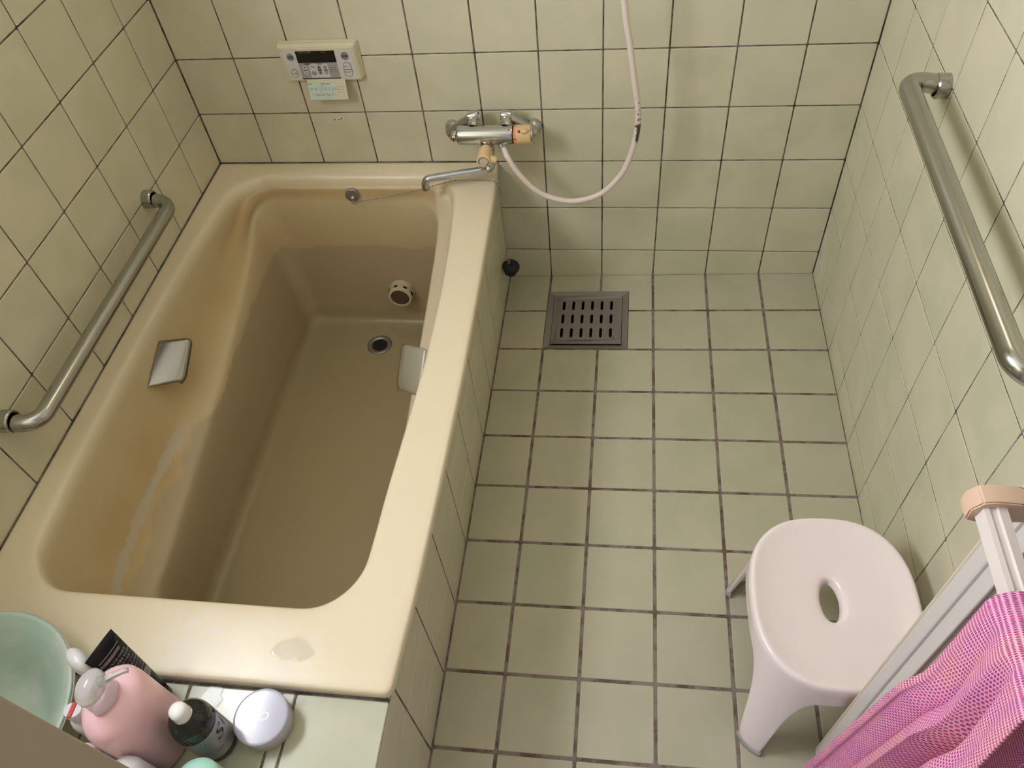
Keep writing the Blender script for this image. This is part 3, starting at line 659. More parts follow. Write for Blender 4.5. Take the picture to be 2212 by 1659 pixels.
autosmooth(mesh_obj('rubber_plug', bm, mat('black_rubber', (.012, .012, .014), .55), pc))
bm = bmesh.new(); rc = Lp(.7935, -.098, .116); tube(bm, [rc + Vector((.0035 * math.cos(a), 0, .006 * math.sin(a))) for a in [2 * math.pi * k / 16 for k in range(17)]], .0013, 8, False); mesh_obj('plug_loop', bm, M_chrome, pc, True)
# ------------------------------------------------------------------ bath remote controller
rm = tag(empty('bath_remote', (.375, 0, .675)), 'cream bath controller panel with black display on the back wall', 'controller')
RO = Vector(rm.location); Lr = lambda x, y, z: Vector((x, y, z)) - RO
M_cream = mat('cream_plastic', (0.66, 0.60, 0.44), 0.4); M_lil = mat('lilac_white_face', (0.62, 0.59, 0.58), 0.4); M_greyp = mat('grey_face', (0.36, 0.33, 0.33), 0.45)
def frustum(bm, a, b, ya, yb):   # a,b = (x0,x1,z0,z1)
    va = [bm.verts.new(Lr(x, ya, z)) for x, z in ((a[0], a[2]), (a[1], a[2]), (a[1], a[3]), (a[0], a[3]))]
    vb = [bm.verts.new(Lr(x, yb, z)) for x, z in ((b[0], b[2]), (b[1], b[2]), (b[1], b[3]), (b[0], b[3]))]
    bm.faces.new(va); bm.faces.new(vb)
    for i in range(4): bm.faces.new((va[i], va[(i + 1) % 4], vb[(i + 1) % 4], vb[i]))
    bmesh.ops.bevel(bm, geom=[e for e in bm.edges if e.is_valid], offset=.0018, segments=2, affect='EDGES')
bm = bmesh.new(); frustum(bm, (.2775, .4755, .6295, .7215), (.281, .472, .632, .719), 0, -.012); mesh_obj('back_plate', bm, M_cream, rm)
bm = bmesh.new(); frustum(bm, (.2775, .4725, .6285, .7195), (.2825, .467, .6290, .712), -.010, -.021); mesh_obj('case', bm, M_cream, rm)
fy = -.0213
def plate(name, x0, x1, z0, z1, m, y=fy, par=rm, t=.0005):
    bm = bmesh.new(); box(bm, x0 - RO.x, x1 - RO.x, y - t, y + t, z0 - RO.z, z1 - RO.z, 0); return mesh_obj(name, bm, m, par)
plate('face_panel', .290, .461, .6362, .7035, M_lil)
plate('display', .3225, .419, .6755, .7045, mat('display_glass', (.010, .009, .009), .12), fy - .0006)
plate('key_panel', .3225, .419, .6365, .6755, M_greyp, fy - .0005)
plate('flap_slot', .3225, .4195, .6342, .6362, M_ink, fy - .0008)
plate('pale_key_area', .3475, .394, .638, .673, M_lil, fy - .0008)
def disc(name, x, z, rx, rz_, m, y, par=rm, ringw=0):
    bm = bmesh.new(); n = 28
    def pt(a, k=1.0, yy=y):
        ca, sa = math.cos(a), math.sin(a); d = rz_ - rx
        if rz_ > rx: return Lr(x + rx * k * ca, yy, z + (d if sa >= 0 else -d) + rx * k * sa)
        return Lr(x + rx * k * ca, yy, z + rz_ * k * sa)
    o = [bm.verts.new(pt(2 * math.pi * (k + .5) / n)) for k in range(n)]; o2 = [bm.verts.new(pt(2 * math.pi * (k + .5) / n, 1, y + .0012)) for k in range(n)]
    if ringw:
        i_ = [bm.verts.new(pt(2 * math.pi * (k + .5) / n, 1 - ringw)) for k in range(n)]
        for k in range(n): bm.faces.new((o[k], o[(k + 1) % n], i_[(k + 1) % n], i_[k]))
    else: bm.faces.new(o)
    for k in range(n): bm.faces.new((o[k], o[(k + 1) % n], o2[(k + 1) % n], o2[k]))
    return mesh_obj(name, bm, m, par)
M_gb = mat('green_button', (.22, .27, .25), .45); M_bb = mat('brown_button', (.26, .22, .22), .45); M_wb = mat('white_button', (.66, .62, .58), .4); M_gb2 = mat('grey_button', (.30, .28, .28), .45)
def rt(s, size, x, z, m=M_ink, y=fy - .0022, sh=0): return text_obj('lettering', s, size, lambda u, v, w: Lr(x + u, y, z + v), m, rm, sh, .00008)
disc('button', .3075, .6905, .0088, .0092, M_gb, fy - .0016); rt('追焚', .0068, .3075, .6905, M_ink)
disc('button', .3075, .650, .0092, .0096, M_wb, fy - .0016); disc('button_rim', .3075, .650, .0096, .0100, M_greyink, fy - .0018, rm, .10); rt('優先', .0068, .3075, .6495); rt('・', .006, .3075, .6555)
disc('button', .4425, .6905, .0092, .0098, M_bb, fy - .0016); rt('自動', .0068, .4425, .6905, M_ink)
disc('button', .4425, .657, .0098, .0175, M_wb, fy - .0016); disc('button_rim', .4425, .657, .0102, .0180, M_greyink, fy - .0018, rm, .10)
plate('button_divider', .4325, .4525, .6565, .6578, M_greyink, fy - .0020); rt('あつく', .0052, .4425, .6645); rt('ぬるく', .0052, .4425, .6500)
disc('small_button', .3365, .657, .0050, .0118, M_wb, fy - .0016); rt('▲', .0058, .3365, .6645, M_red); rt('温度', .0046, .3365, .657); rt('▼', .0050, .3365, .6495)
disc('small_button', .3560, .6650, .0058, .0035, M_wb, fy - .0014); rt('確定', .0050, .3560, .6650)
disc('small_button', .3560, .6490, .0065, .0055, M_gb2, fy - .0016)
disc('small_button', .3720, .657, .0048, .0118, M_gb2, fy - .0016); rt('▲', .0058, .3720, .6645, M_ink); rt('湯量', .0046, .3720, .657); rt('▼', .0050, .3720, .6495)
disc('small_button', .3870, .657, .0048, .0118, M_greyp, fy - .0016); rt('▲', .0050, .3870, .6645, mat('dull_red_ink', (.3, .12, .10), .5)); plate('small_mark', .3825, .3915, .655, .6585, M_greyink, fy - .0020)
rt('ふろ設定', .0042, .374, .6728, M_ink); rt('給湯温度', .0040, .345, .6728, M_ink)
M_disp = mat('display_ink', (.13, .16, .12), .5); rt('給湯 ふろ温度', .0048, .347, .7015, M_disp, fy - .0013); rt('点 灯', .0045, .392, .7015, M_disp, fy - .0013)
for i in range(3):
    for j in range(3): disc('speaker_hole', .4005 + i * .0055, .6520 + j * .0052, .0010, .0010, M_black, fy - .0012)
fp = empty('open_flap', (0, 0, 0), rm)
bm = bmesh.new(); FM = Matrix.Translation(Lr(.3800, -.0215, .6335)) @ Matrix.Rotation(math.radians(-14), 4, 'X')
box(bm, -.0485, .0490, -.0022, 0, -.050, 0, .0006, 1, FM); mesh_obj('flap_plate', bm, M_cream, fp)
M_lab = mat('pale_green_label', (.56, .64, .56), .45); bm = bmesh.new(); box(bm, -.046, .024, -.0028, -.0020, -.047, -.007, 0, 1, FM); mesh_obj('instruction_label', bm, M_lab, fp)
def ft(s, size, x, z, m=M_ink): return text_obj('lettering', s, size, lambda u, v, w: FM @ Vector((x + u, -.0031, z + v)), m, fp, 0, .00004)
ft('操作', .0042, -.041, -.0115, M_greyink); ft('自動お湯張り', .0038, .000, -.0110, M_greyink)
for k, x in enumerate((-.040, -.029, -.018, -.004, .006, .014, .0205)):
    ft('○' if k in (0, 1, 3, 6) else '▯', .0085, x, -.0235, M_greyink); ft('−', .006, x, -.0235, M_greyink)
ft('ふた を あけて ボタン を 押して ください', .0033, -.011, -.0350, M_greyink); ft('設定温度は 高温に ご注意ください', .0031, -.008, -.0385, M_greyink); ft('ーーーーーーー', .0030, .0, -.0435, M_greyink)
bm = bmesh.new(); box(bm, -.0128, -.0122, -.0031, -.0028, -.030, -.008, 0, 1, FM); mesh_obj('label_line', bm, M_greyink, fp)
for i in range(3):
    for j in range(3):
        bm = bmesh.new(); box(bm, .0280 + i * .006, .0292 + i * .006, -.0031, -.0020, -.0185 - j * .0065, -.0173 - j * .0065, 0, 1, FM); mesh_obj('speaker_hole', bm, M_ink, fp)
# chipped old screw hole below the controller
sc = tag(empty('chipped_screw_hole', (.374, 0, .510)), 'small chipped filler patch in the tile below the controller', 'patch')
M_chip = mat('chip_filler', (.75, .70, .55), .7); M_chd = mat('chip_dark', (.10, .07, .04), .8)
for dx, dz, r, m in ((-.006, .002, .0032, M_chip), (.002, .003, .0030, M_chip), (.0055, -.002, .0028, M_chip), (-.001, -.003, .0026, M_chip), (-.009, -.001, .0022, M_chd), (.0015, 0, .0022, M_chd), (.008, .002, .002, M_chd)):
    bm = bmesh.new(); lathe(bm, [(r, .0), (r * .8, .0008), (0, .001)], (0, -1, 0), (dx, 0, dz), 7); mesh_obj('filler' if m is M_chip else 'hole', bm, m, sc)
# ------------------------------------------------------------------ bath stool
st = tag(empty('bath_stool', (1.490, -1.140, fz(1.490, -1.140))), 'pinkish-white plastic bath stool with an oval hole in its seat', 'stool')
st.rotation_euler = (0, 0, math.radians(-3))
M_st = mat('stool_plastic', (0.93, 0.80, 0.81), 0.15, sss=0.05); M_pad = mat('grey_rubber_foot', (.38, .36, .36), .6)
HS = .293; A_, B_ = .137, .158
def sup(a, ax_, by, n):
    c_, s_ = math.cos(a), math.sin(a)
    return (math.copysign(abs(c_) ** (2 / n), c_) * ax_, math.copysign(abs(s_) ** (2 / n), s_) * by)
NA = 128; bm = bmesh.new(); hx, hy_ = .0165, .037; hcx, hcy = -.002, .006
seat_rings = []
def ang(k): return 2 * math.pi * k / NA
def seatring(f, z):
    out = []
    for k in range(NA):
        ox, oy = sup(ang(k), A_, B_, 2.55); ix, iy = hcx + hx * math.cos(ang(k)), hcy + hy_ * math.sin(ang(k))
        out.append(bm.verts.new((ix + (ox - ix) * f, iy + (oy - iy) * f, z)))
    return out
R_ = [seatring(-.02, HS - .040), seatring(0.0, HS - .030), seatring(.012, HS - .0235), seatring(.045, HS - .0195), seatring(.12, HS - .0182), seatring(.30, HS - .0165), seatring(.5, HS - .0138), seatring(.7, HS - .0095), seatring(.82, HS - .0055), seatring(.90, HS - .0015), seatring(.945, HS - .0002), seatring(.975, HS - .0018), seatring(.995, HS - .0075), seatring(1.004, HS - .016)]
def zlow(a):    # lower edge of the skirt: legs at the four corners
    a = a % (2 * math.pi); best = min(abs((a - c + math.pi) % (2 * math.pi) - math.pi) for c in (math.radians(48), math.radians(132), math.radians(228), math.radians(312)))
    w0, w1 = math.radians(17), math.radians(38)
    if best <= w0: return 0.0
    t = min(1, (best - w0) / (w1 - w0)); return (HS - .062) * (1 - (1 - t) ** 3.0) ** 0.55
def skirt(s):
    out = []
    for k in range(NA):
        zl = zlow(ang(k)); zt_ = HS - .016; z = zt_ + (zl - zt_) * s; dd = (zt_ - z) / zt_
        fl_ = 1.004 + .10 * dd ** 1.2 - .03 * math.sin(math.pi * min(1, dd * 1.2))
        ox, oy = sup(ang(k), A_, B_, 2.55 + 2.2 * dd)
        out.append(bm.verts.new((ox * fl_, oy * (fl_ + .055 * dd), z)))
    return out
R_ += [skirt(s) for s in (.06, .14, .25, .38, .52, .66, .80, .92, 1.0)]
for a, b in zip(R_, R_[1:]):
    for k in range(NA): bm.faces.new((a[k], a[(k + 1) % NA], b[(k + 1) % NA], b[k]))
s_ = mesh_obj('stool_body', bm, M_st, st, True); so = s_.modifiers.new('t', 'SOLIDIFY'); so.thickness = .0075; so.offset = -1
ss = s_.modifiers.new('s', 'SUBSURF'); ss.levels = 1; ss.render_levels = 1
for q, c_ in enumerate((48, 132, 228, 312)):
    bm = bmesh.new(); outer, inner = [], []
    for k in range(13):
        a = math.radians(c_ - 17.5 + 35 * k / 12); ox, oy = sup(a, A_, B_, 4.75); fl_ = 1.104 + .016
        outer.append((ox * fl_, oy * (fl_ + .055))); inner.append((ox * (fl_ - .075), oy * (fl_ - .02)))
    lp_ = outer + inner[::-1]
    lo = [bm.verts.new((x, y, 0.0)) for x, y in lp_]; hi = [bm.verts.new((x, y, .012)) for x, y in lp_]
    for k in range(len(lp_)): bm.faces.new((lo[k], lo[(k + 1) % len(lp_)], hi[(k + 1) % len(lp_)], hi[k]))
    n12 = len(outer)
    for L_ in (lo, hi):
        for k in range(n12 - 1): bm.faces.new((L_[k], L_[k + 1], L_[2 * n12 - 2 - k], L_[2 * n12 - 1 - k]))
    mesh_obj('foot_pad', bm, M_pad, st)
# legs follow the sloping floor
st.rotation_euler = (math.atan(sy), -math.atan(sx), math.radians(0.5))
# ------------------------------------------------------------------ folding door opened inwards
do = empty('door_1', (1.48, -1.30, .045)); do['kind'] = 'structure'
M_dw = mat('door_white_profile', (0.66, 0.60, 0.585), 0.32); M_dc = mat('door_cream_seal', (0.66, 0.57, 0.45), 0.5); M_db = mat('door_gasket', (0.20, 0.14, 0.125), 0.6)
M_dg = mat('door_panel_grey', (0.30, 0.29, 0.285), 0.28)
gd = nd(M_dg, 'ShaderNodeNewGeometry'); bump(M_dg, noise(M_dg, 240, 2, gd.outputs['Position']), 0.25, 0.001)
DH = 1.93
def dpart(name, y0, y1, x0, x1, m, z0=0.0, z1=DH, bev=.001):
    bm = bmesh.new(); box(bm, x0, x1, y0, y1, z0, z1, bev, 2); return mesh_obj(name, bm, m, do)
dpart('seal', -.0075, -.003, .001, .024, M_dc)
dpart('stile', -.031, -.0075, .000, .026, M_dw, bev=.003)
dpart('stile', -.0545, -.034, .001, .026, M_dw, bev=.0015); dpart('stile_groove', -.034, -.031, .004, .022, M_dw, bev=0)
dpart('gasket', -.0605, -.0545, .005, .020, M_db, .05, DH - .05); dpart('gasket_bead', -.0622, -.0605, .003, .020, M_dc, .05, DH - .05); dpart('gasket', -.0655, -.0622, .005, .020, M_db, .05, DH - .05)
dpart('panel', -.285, -.0655, .009, .016, M_dg, .05, DH - .05, 0)
dpart('stile', -.335, -.285, .000, .026, M_dw)
dpart('rail', -.285, -.0545, .001, .026, M_dw, 0, .05); dpart('rail', -.285, -.0545, .001, .026, M_dw, DH - .05, DH)
# towel bar on the door
tb = tag(empty('towel_bar', (1.48, -1.35, .96)), 'white towel bar with a beige end bracket on the open door', 'towel bar')
TO = Vector(tb.location); Lt = lambda x, y, z: Vector((x, y, z)) - TO
M_peach = mat('peach_plastic', (0.66, 0.45, 0.33), 0.4)
M_barw = mat('towel_bar_white', (0.72, 0.63, 0.59), 0.35)
BX, BZt = 1.427, .972
bm = bmesh.new(); prof = [(-.010, -.008), (-.008, .007), (-.004, .0078), (-.0030, .0066), (.0015, .0070), (.0025, .0098), (.0100, .0090), (.0105, -.008), (.004, -.0100), (-.006, -.0100)]
r0 = [bm.verts.new(Lt(BX + x, -1.349, BZt + z)) for x, z in prof]; r1 = [bm.verts.new(Lt(BX + x, -1.60, BZt + z)) for x, z in prof]
for k in range(len(prof)): bm.faces.new((r0[k], r0[(k + 1) % len(prof)], r1[(k + 1) % len(prof)], r1[k]))
bm.faces.new(r0); bm.faces.new(r1); mesh_obj('bar', bm, M_barw, tb)
for ye, s in ((-1.337, 1), (-1.612, -1)):
    bm = bmesh.new()
    out = [(-.016, -.014), (-.017, .002), (-.010, .014), (.000, .0165), (.020, .0150), (.034, .0105), (.060, .0105), (.060, -.012), (.034, -.0125), (.012, -.0150), (-.008, -.0170)]
    ya, yb = ye, ye - s * .020
    q0 = [bm.verts.new(Lt(BX + x * (.97), ya, BZt + z * .9)) for x, z in out]; q1 = [bm.verts.new(Lt(BX + x, ya - s * .004, BZt + z)) for x, z in out]; q2 = [bm.verts.new(Lt(BX + x, yb, BZt + z)) for x, z in out]
    for a, b in ((q0, q1), (q1, q2)):
        for k in range(len(out)): bm.faces.new((a[k], a[(k + 1) % len(out)], b[(k + 1) % len(out)], b[k]))
    bm.faces.new(q0); bm.faces.new(q2); bmesh.ops.bevel(bm, geom=list(bm.edges), offset=.0014, segments=2, affect='EDGES'); autosmooth(mesh_obj('end_bracket', bm, M_peach, tb), 40)
# pink mesh towel
M_tow = mat('pink_knit', (0.8, 0.25, 0.5), 0.85)
uvn = nd(M_tow, 'ShaderNodeUVMap'); uvn.uv_map = 'UVMap'
mp = nd(M_tow, 'ShaderNodeMapping'); lk(M_tow, uvn.outputs[0], mp.inputs[0]); mp.inputs['Scale'].default_value = (1, 1, 1)
su = nd(M_tow, 'ShaderNodeSeparateXYZ'); lk(M_tow, mp.outputs[0], su.inputs[0])
U, V = su.outputs[0], su.outputs[1]
def frac_c(x): return math_n(M_tow, 'SUBTRACT', math_n(M_tow, 'FRACT', x), 0.5)
CU, CV = 1 / .0056, 1 / .0046
rowi = math_n(M_tow, 'FLOOR', math_n(M_tow, 'MULTIPLY', V, CV)); sh2 = math_n(M_tow, 'MULTIPLY', math_n(M_tow, 'MODULO', rowi, 2.0), 0.5)
fu = frac_c(math_n(M_tow, 'ADD', math_n(M_tow, 'MULTIPLY', U, CU), sh2)); fv = frac_c(math_n(M_tow, 'MULTIPLY', V, CV))
nn = math_n(M_tow, 'SUBTRACT', noise(M_tow, 500, 2, uvn.outputs[0]), .5)
dist = math_n(M_tow, 'ADD', math_n(M_tow, 'SQRT', math_n(M_tow, 'ADD', math_n(M_tow, 'MULTIPLY', fu, fu), math_n(M_tow, 'MULTIPLY', math_n(M_tow, 'MULTIPLY', fv, fv), 1.2))), math_n(M_tow, 'MULTIPLY', nn, .25))
hole = math_n(M_tow, 'SUBTRACT', 1.0, ramp(M_tow, dist, .24, .42))
ctone = mixc(M_tow, ramp(M_tow, noise(M_tow, 10, 2, uvn.outputs[0]), .4, .6), (.80, .36, .60), (.86, .42, .52))
dtone = mixc(M_tow, ramp(M_tow, noise(M_tow, 26, 2, uvn.outputs[0]), .4, .6), (.50, .035, .22), (.66, .09, .20))
lk(M_tow, mixc(M_tow, hole, ctone, dtone), bsdf(M_tow).inputs['Base Color'])
bump(M_tow, math_n(M_tow, 'SUBTRACT', 1, hole), 0.8, .0025)
bm = bmesh.new(); uvl = bm.loops.layers.uv.new('UVMap')
NU, NV = 150, 200; UW = .34
path = []
topz = BZt + .0135
for k in range(NV + 1):
    s = -.30 + (1.0) * k / NV         # metres along the drape; negative = back side
    if s < -.022: path.append((BX + .017, topz - .012 + (s + .022), s, 1))
    elif s > .022: path.append((BX - .018, topz - .012 - (s - .022), s, -1))
    else:
        a = s / .022 * math.pi / 2; path.append((BX - .0005 - .0175 * math.sin(a), topz - .012 + .0145 * math.cos(a), s, 0))
grid = []
for k, (x, z, s, side) in enumerate(path):
    row = []
    front = max(0, s - .022)
    for j in range(NU + 1):
        t = j / NU
        ph = t * 2 * math.pi
        fold = 1 - math.exp(-((t - .60 - .05 * front) / .075) ** 2) - .30 * math.exp(-((t - .27) / .09) ** 2)
        f2 = math.sin(ph * 2.1 + 2.5 * front + .7) * .25
        spread = .092 + .030 * min(1, front / .6)
        y = -1.436 - .026 * min(1, front / .12) + .042 * min(1, front / .62) - spread * t - .003 * math.sin(ph * 2.6 * 2 + .5) * min(1, .3 + front * 4)
        amp = .003 + .034 * min(1, front / .16)
        if side == 1: amp = .002 + .006 * min(1, -s / .1)
        dx = -(fold + f2 * .5) * amp if side <= 0 else fold * amp * .6
        zz_ = z
        if side == 0: dx *= .12
        row.append((x + dx + (.012 * min(1, front / .1) if side < 0 else 0), y, zz_, t * UW, s))
    grid.append(row)
tv = [[bm.verts.new(p[:3]) for p in r] for r in grid]
for k in range(NV):
    for j in range(NU):
        f = bm.faces.new((tv[k][j], tv[k][j + 1], tv[k + 1][j + 1], tv[k + 1][j]))
        for lp, (a, b) in zip(f.loops, ((k, j), (k, j + 1), (k + 1, j + 1), (k + 1, j))): lp[uvl].uv = (grid[a][b][3], grid[a][b][4])
tw = tag(mesh_obj('mesh_towel', bm, M_tow, None, True), 'pink knitted mesh wash towel draped over the white towel bar', 'towel')
so = tw.modifiers.new('t', 'SOLIDIFY'); so.thickness = .0022; so.offset = 0
# ------------------------------------------------------------------ things on the ledge
def bottle(name, label, cat, x, y, profs, group=None, z=None, sx_=1, sy_=1, rot=0):
    """profs: (part name, material, profile, sx, sy)"""
    t = tag(empty(name, (x, y, SHZ if z is None else z)), label, cat, group); t.rotation_euler = (0, 0, rot)
    for pn, m, prof in profs:
        bm = bmesh.new(); lathe(bm, prof, n=48, sx=sx_, sy=sy_); autosmooth(mesh_obj(pn, bm, m, t), 50)
    return t
# green basin
M_bas = mat('mint_basin_plastic', (0.36, 0.50, 0.43), 0.28, sss=.05)
gb = nd(M_bas, 'ShaderNodeNewGeometry'); lk(M_bas, mixc(M_bas, ramp(M_bas, noise(M_bas, 14, 4, gb.outputs['Position'], .6, .7), .38, .66), (.46, .60, .53), (.56, .63, .58)), bsdf(M_bas).inputs['Base Color'])
M_basr = mat('basin_rim_edge', (0.50, 0.42, 0.36), 0.4)
ba = tag(empty('wash_basin', (.152, -1.480, SHZ)), 'mint green round wash basin at the left end of the ledge', 'basin')
bm = bmesh.new(); lathe(bm, [(0, .004), (.070, .004), (.084, .008), (.095, .018), (.110, .040), (.138, .074), (.1565, .0885), (.162, .0905), (.1635, .0885), (.1640, .0855), (.150, .080), (.114, .040), (.098, .016), (.086, .003), (.076, 0), (0, 0)], n=96); mesh_obj('bowl', bm, M_bas, ba, True)
bm = bmesh.new(); tube(bm, [(.1642 * math.cos(2 * math.pi * k / 96), .1642 * math.sin(2 * math.pi * k / 96), .0845) for k in range(97)], .0018, 8, False); mesh_obj('rim_edge', bm, M_basr, ba, True)
# pink pump bottle
M_pink = mat('pink_bottle', (0.92, 0.58, 0.66), 0.27, sss=.25); M_clear = mat('clear_pump_plastic', (.95, .95, .97), .08, trans=.75, ior=1.4)
pb = bottle('pump_bottle', 'large pink pump bottle with a clear dispenser', 'bottle', .4325, -1.4615, [
    ('bottle_body', M_pink, [(0, 0), (.050, 0), (.0535, .003), (.0555, .010), (.0555, .152), (.054, .167), (.048, .179), (.036, .1865), (.025, .189), (.0235, .193), (.0235, .195), (0, .195)]),
    ('pump_collar', M_clear, [(.0235, .192), (.0245, .193), (.0240, .210), (.0205, .214), (.011, .215), (.0, .215)]),
    ('pump_head', M_clear, [(.0085, .213), (.0085, .219), (.019, .222), (.0245, .228), (.0240, .237), (.017, .244), (.006, .247), (0, .2475)])], sy_=.76, rot=.10)
bm = bmesh.new(); tube(bm, [(.006, .006, .230), (.024, .016, .230), (.036, .022, .229), (.041, .024, .226)], [.0065, .0050, .0040, .0035], 14); mesh_obj('nozzle', bm, M_clear, pb, True)
# small dark bottle
M_db2 = mat('dark_glass_bottle', (.012, .016, .015), .10); M_cap = mat('pearly_cap', (.88, .86, .88), .15); M_lbl = mat('silver_label', (.36, .36, .37), .35, .5)
dk = bottle('dark_bottle', 'small dark bottle with a white cap and a silver label', 'bottle', .519, -1.4595, [
    ('bottle_body', M_db2, [(0, 0), (.028, 0), (.0305, .003), (.031, .008), (.031, .104), (.029, .116), (.023, .125), (.015, .130), (.0125, .133), (0, .133)]),
    ('cap', M_cap, [(.0115, .131), (.0128, .132), (.0130, .148), (.0120, .154), (.007, .1575), (0, .158)]),
    ('cap_ring', M_steel, [(.0120, .130), (.0138, .1305), (.0138, .1355), (.0128, .136)])])
bm = bmesh.new(); a0, a1 = math.radians(-105), math.radians(35); rs = .03125
l0 = [bm.verts.new((rs * math.cos(a0 + (a1 - a0) * k / 24), rs * math.sin(a0 + (a1 - a0) * k / 24), .018)) for k in range(25)]
l1 = [bm.verts.new((rs * math.cos(a0 + (a1 - a0) * k / 24), rs * math.sin(a0 + (a1 - a0) * k / 24), .094)) for k in range(25)]
for k in range(24): bm.faces.new((l0[k], l0[k + 1], l1[k + 1], l1[k]))
mesh_obj('label', bm, M_lbl, dk, True)
def cwrap(a_deg, z, r=.0315):
    return lambda u, v, w: Vector((r * math.cos(math.radians(a_deg) + u / r), r * math.sin(math.radians(a_deg) + u / r), z + v))
text_obj('lettering', 'S', .038, cwrap(-8, .070), M_ink, dk, .25, .0006); text_obj('lettering', 'i', .030, cwrap(22, .070), M_ink, dk, .25, .0004)
text_obj('lettering', 'HAIR CARE', .0060, cwrap(-18, .040), M_ink, dk); text_obj('lettering', ',', .014, cwrap(-50, .083), M_ink, dk)
# cream jar with D on the lid
M_jar = mat('lilac_white_jar', (.50, .48, .61), .12); M_jarb = mat('jar_base', (.46, .41, .40), .3)
jr = bottle('cream_jar', 'round white cream jar with a D on its lid', 'jar', .5895, -1.4275, [
    ('jar_base', M_jarb, [(0, 0), (.038, 0), (.0405, .002), (.041, .005), (.041, .0175), (.0400, .0180), (.0400, .0190)]),
    ('lid', M_jar, [(.0405, .0185), (.0418, .0188), (.0422, .020), (.0422, .034), (.0418, .0362), (.0405, .0372), (.0385, .0374), (.0375, .0374), (0, .0374)])])
a = math.radians(-12)
text_obj('lettering', 'D', .020, lambda u, v, w: Vector((u * math.cos(a) - v * math.sin(a) + .003, u * math.sin(a) + v * math.cos(a), .0377)), mat('white_print', (.95, .95, .95), .3), jr, .35)
# tubes
def squeeze_tube(name, label, x, y, m, mcap, height, top_c, top_dir, hw, r0, lettering=None, group=None):
    t = tag(empty(name, (x, y, SHZ)), label, 'tube', group)
    bm = bmesh.new(); lathe(bm, [(0, 0), (r0 * .9, 0), (r0 * .93, .002), (r0 * .9, .022), (r0 * .85, .024)], n=32); autosmooth(mesh_obj('cap', bm, mcap, t))
    bm = bmesh.new(); rows = []; n = 32; td = Vector(top_dir).normalized(); tn = Vector((-td.y, td.x, 0)); ht = height - .024
    for k in range(13):
        f = k / 12; c_ = Vector((0, 0, .024)).lerp(Vector(top_c), f); row = []
        a_ = r0 + (hw - r0) * f; b_ = r0 * (1 - f) ** .75 + .0010
        for q in range(n):
            an = 2 * math.pi * q / n; row.append(bm.verts.new(c_ + td * (a_ * math.cos(an)) + tn * (b_ * math.sin(an))))
        rows.append(row)
    for p_, q_ in zip(rows, rows[1:]):
        for k in range(n): bm.faces.new((p_[k], p_[(k + 1) % n], q_[(k + 1) % n], q_[k]))
    bm.faces.new(rows[0]); bm.faces.new(rows[-1]); mesh_obj('tube_body', bm, m, t, True)
    if lettering:
        def surf(u, f, sgn=-1):
            c_ = Vector((0, 0, .024)).lerp(Vector(top_c), f); a_ = r0 + (hw - r0) * f; b_ = r0 * (1 - f) ** .75 + .0010
            uu = max(-.98, min(.98, u / a_)); return c_ + td * (a_ * uu) + tn * (sgn * (b_ * math.sqrt(1 - uu * uu) + .0006))
        for item in lettering:
            if item[0] == 't':
                _, s, size, u0, f0, m_ = item
                text_obj('lettering', s, size, lambda u, v, w: surf(u0 - u * SGN, f0 + v / (height - .024), SG2), m_, t)
            else:
                _, u0, u1, f0, f1, m_ = item; bm = bmesh.new(); n_ = 6
                for k in range(n_):
                    ua, ub = u0 + (u1 - u0) * k / n_, u0 + (u1 - u0) * (k + 1) / n_; bm.faces.new([bm.verts.new(surf(*p, SG2)) for p in ((ua, f0), (ub, f0), (ub, f1), (ua, f1))])
                mesh_obj('label_mark', bm, m_, t)
    return t
SGN, SG2 = 1, -1
M_bt = mat('black_tube', (.008, .0075, .008), .22, spec=.3); M_tp = mat('tube_print', (.40, .38, .38), .5); M_tp2 = mat('tube_label', (.20, .19, .19), .5)
LT = [('b', -.020, .020, .86, .873, M_tp2), ('b', -.022, .016, .800, .835, M_tp2), ('t', '薬用 スクラブ 洗顔', .0060, .0, .815, M_ink)]
for k in range(9):
    LT.append(('t', ['保湿成分 毛穴すっきり', '使用方法 適量を手に取り', 'よく泡立てて洗い流す', 'メントール配合 清涼感', 'お肌に合わないときは', '使用を中止してください', '目に入らないよう注意', '直射日光を避けて保管', '内容量 130g'][k], .0042, -.002 + .003 * (k % 3), .755 - .045 * k, M_tp))
for k in range(12): LT.append(('b', .008 + .0011 * k, .0085 + .0011 * k + .0002 * (k % 3), .30, .40, M_tp))
squeeze_tube('squeeze_tube', 'black squeeze tube with fine grey print, standing beside the pink bottle', .403, -1.4000, M_bt, M_bt, .170, (-.030, .014, .168), (.30, .95, 0), .0275, .0165, LT)
wt = bottle('white_bottle', 'plain white flat bottle with a rounded top behind the black tube', 'bottle', .3420, -1.4040, [
    ('bottle_body', mat('white_flat_bottle', (.70, .69, .72), .3), [(0, 0), (.024, 0), (.0265, .003), (.0265, .142), (.0245, .156), (.018, .164), (.009, .1665), (0, .167)])], sx_=1.0, sy_=.50, rot=1.0)
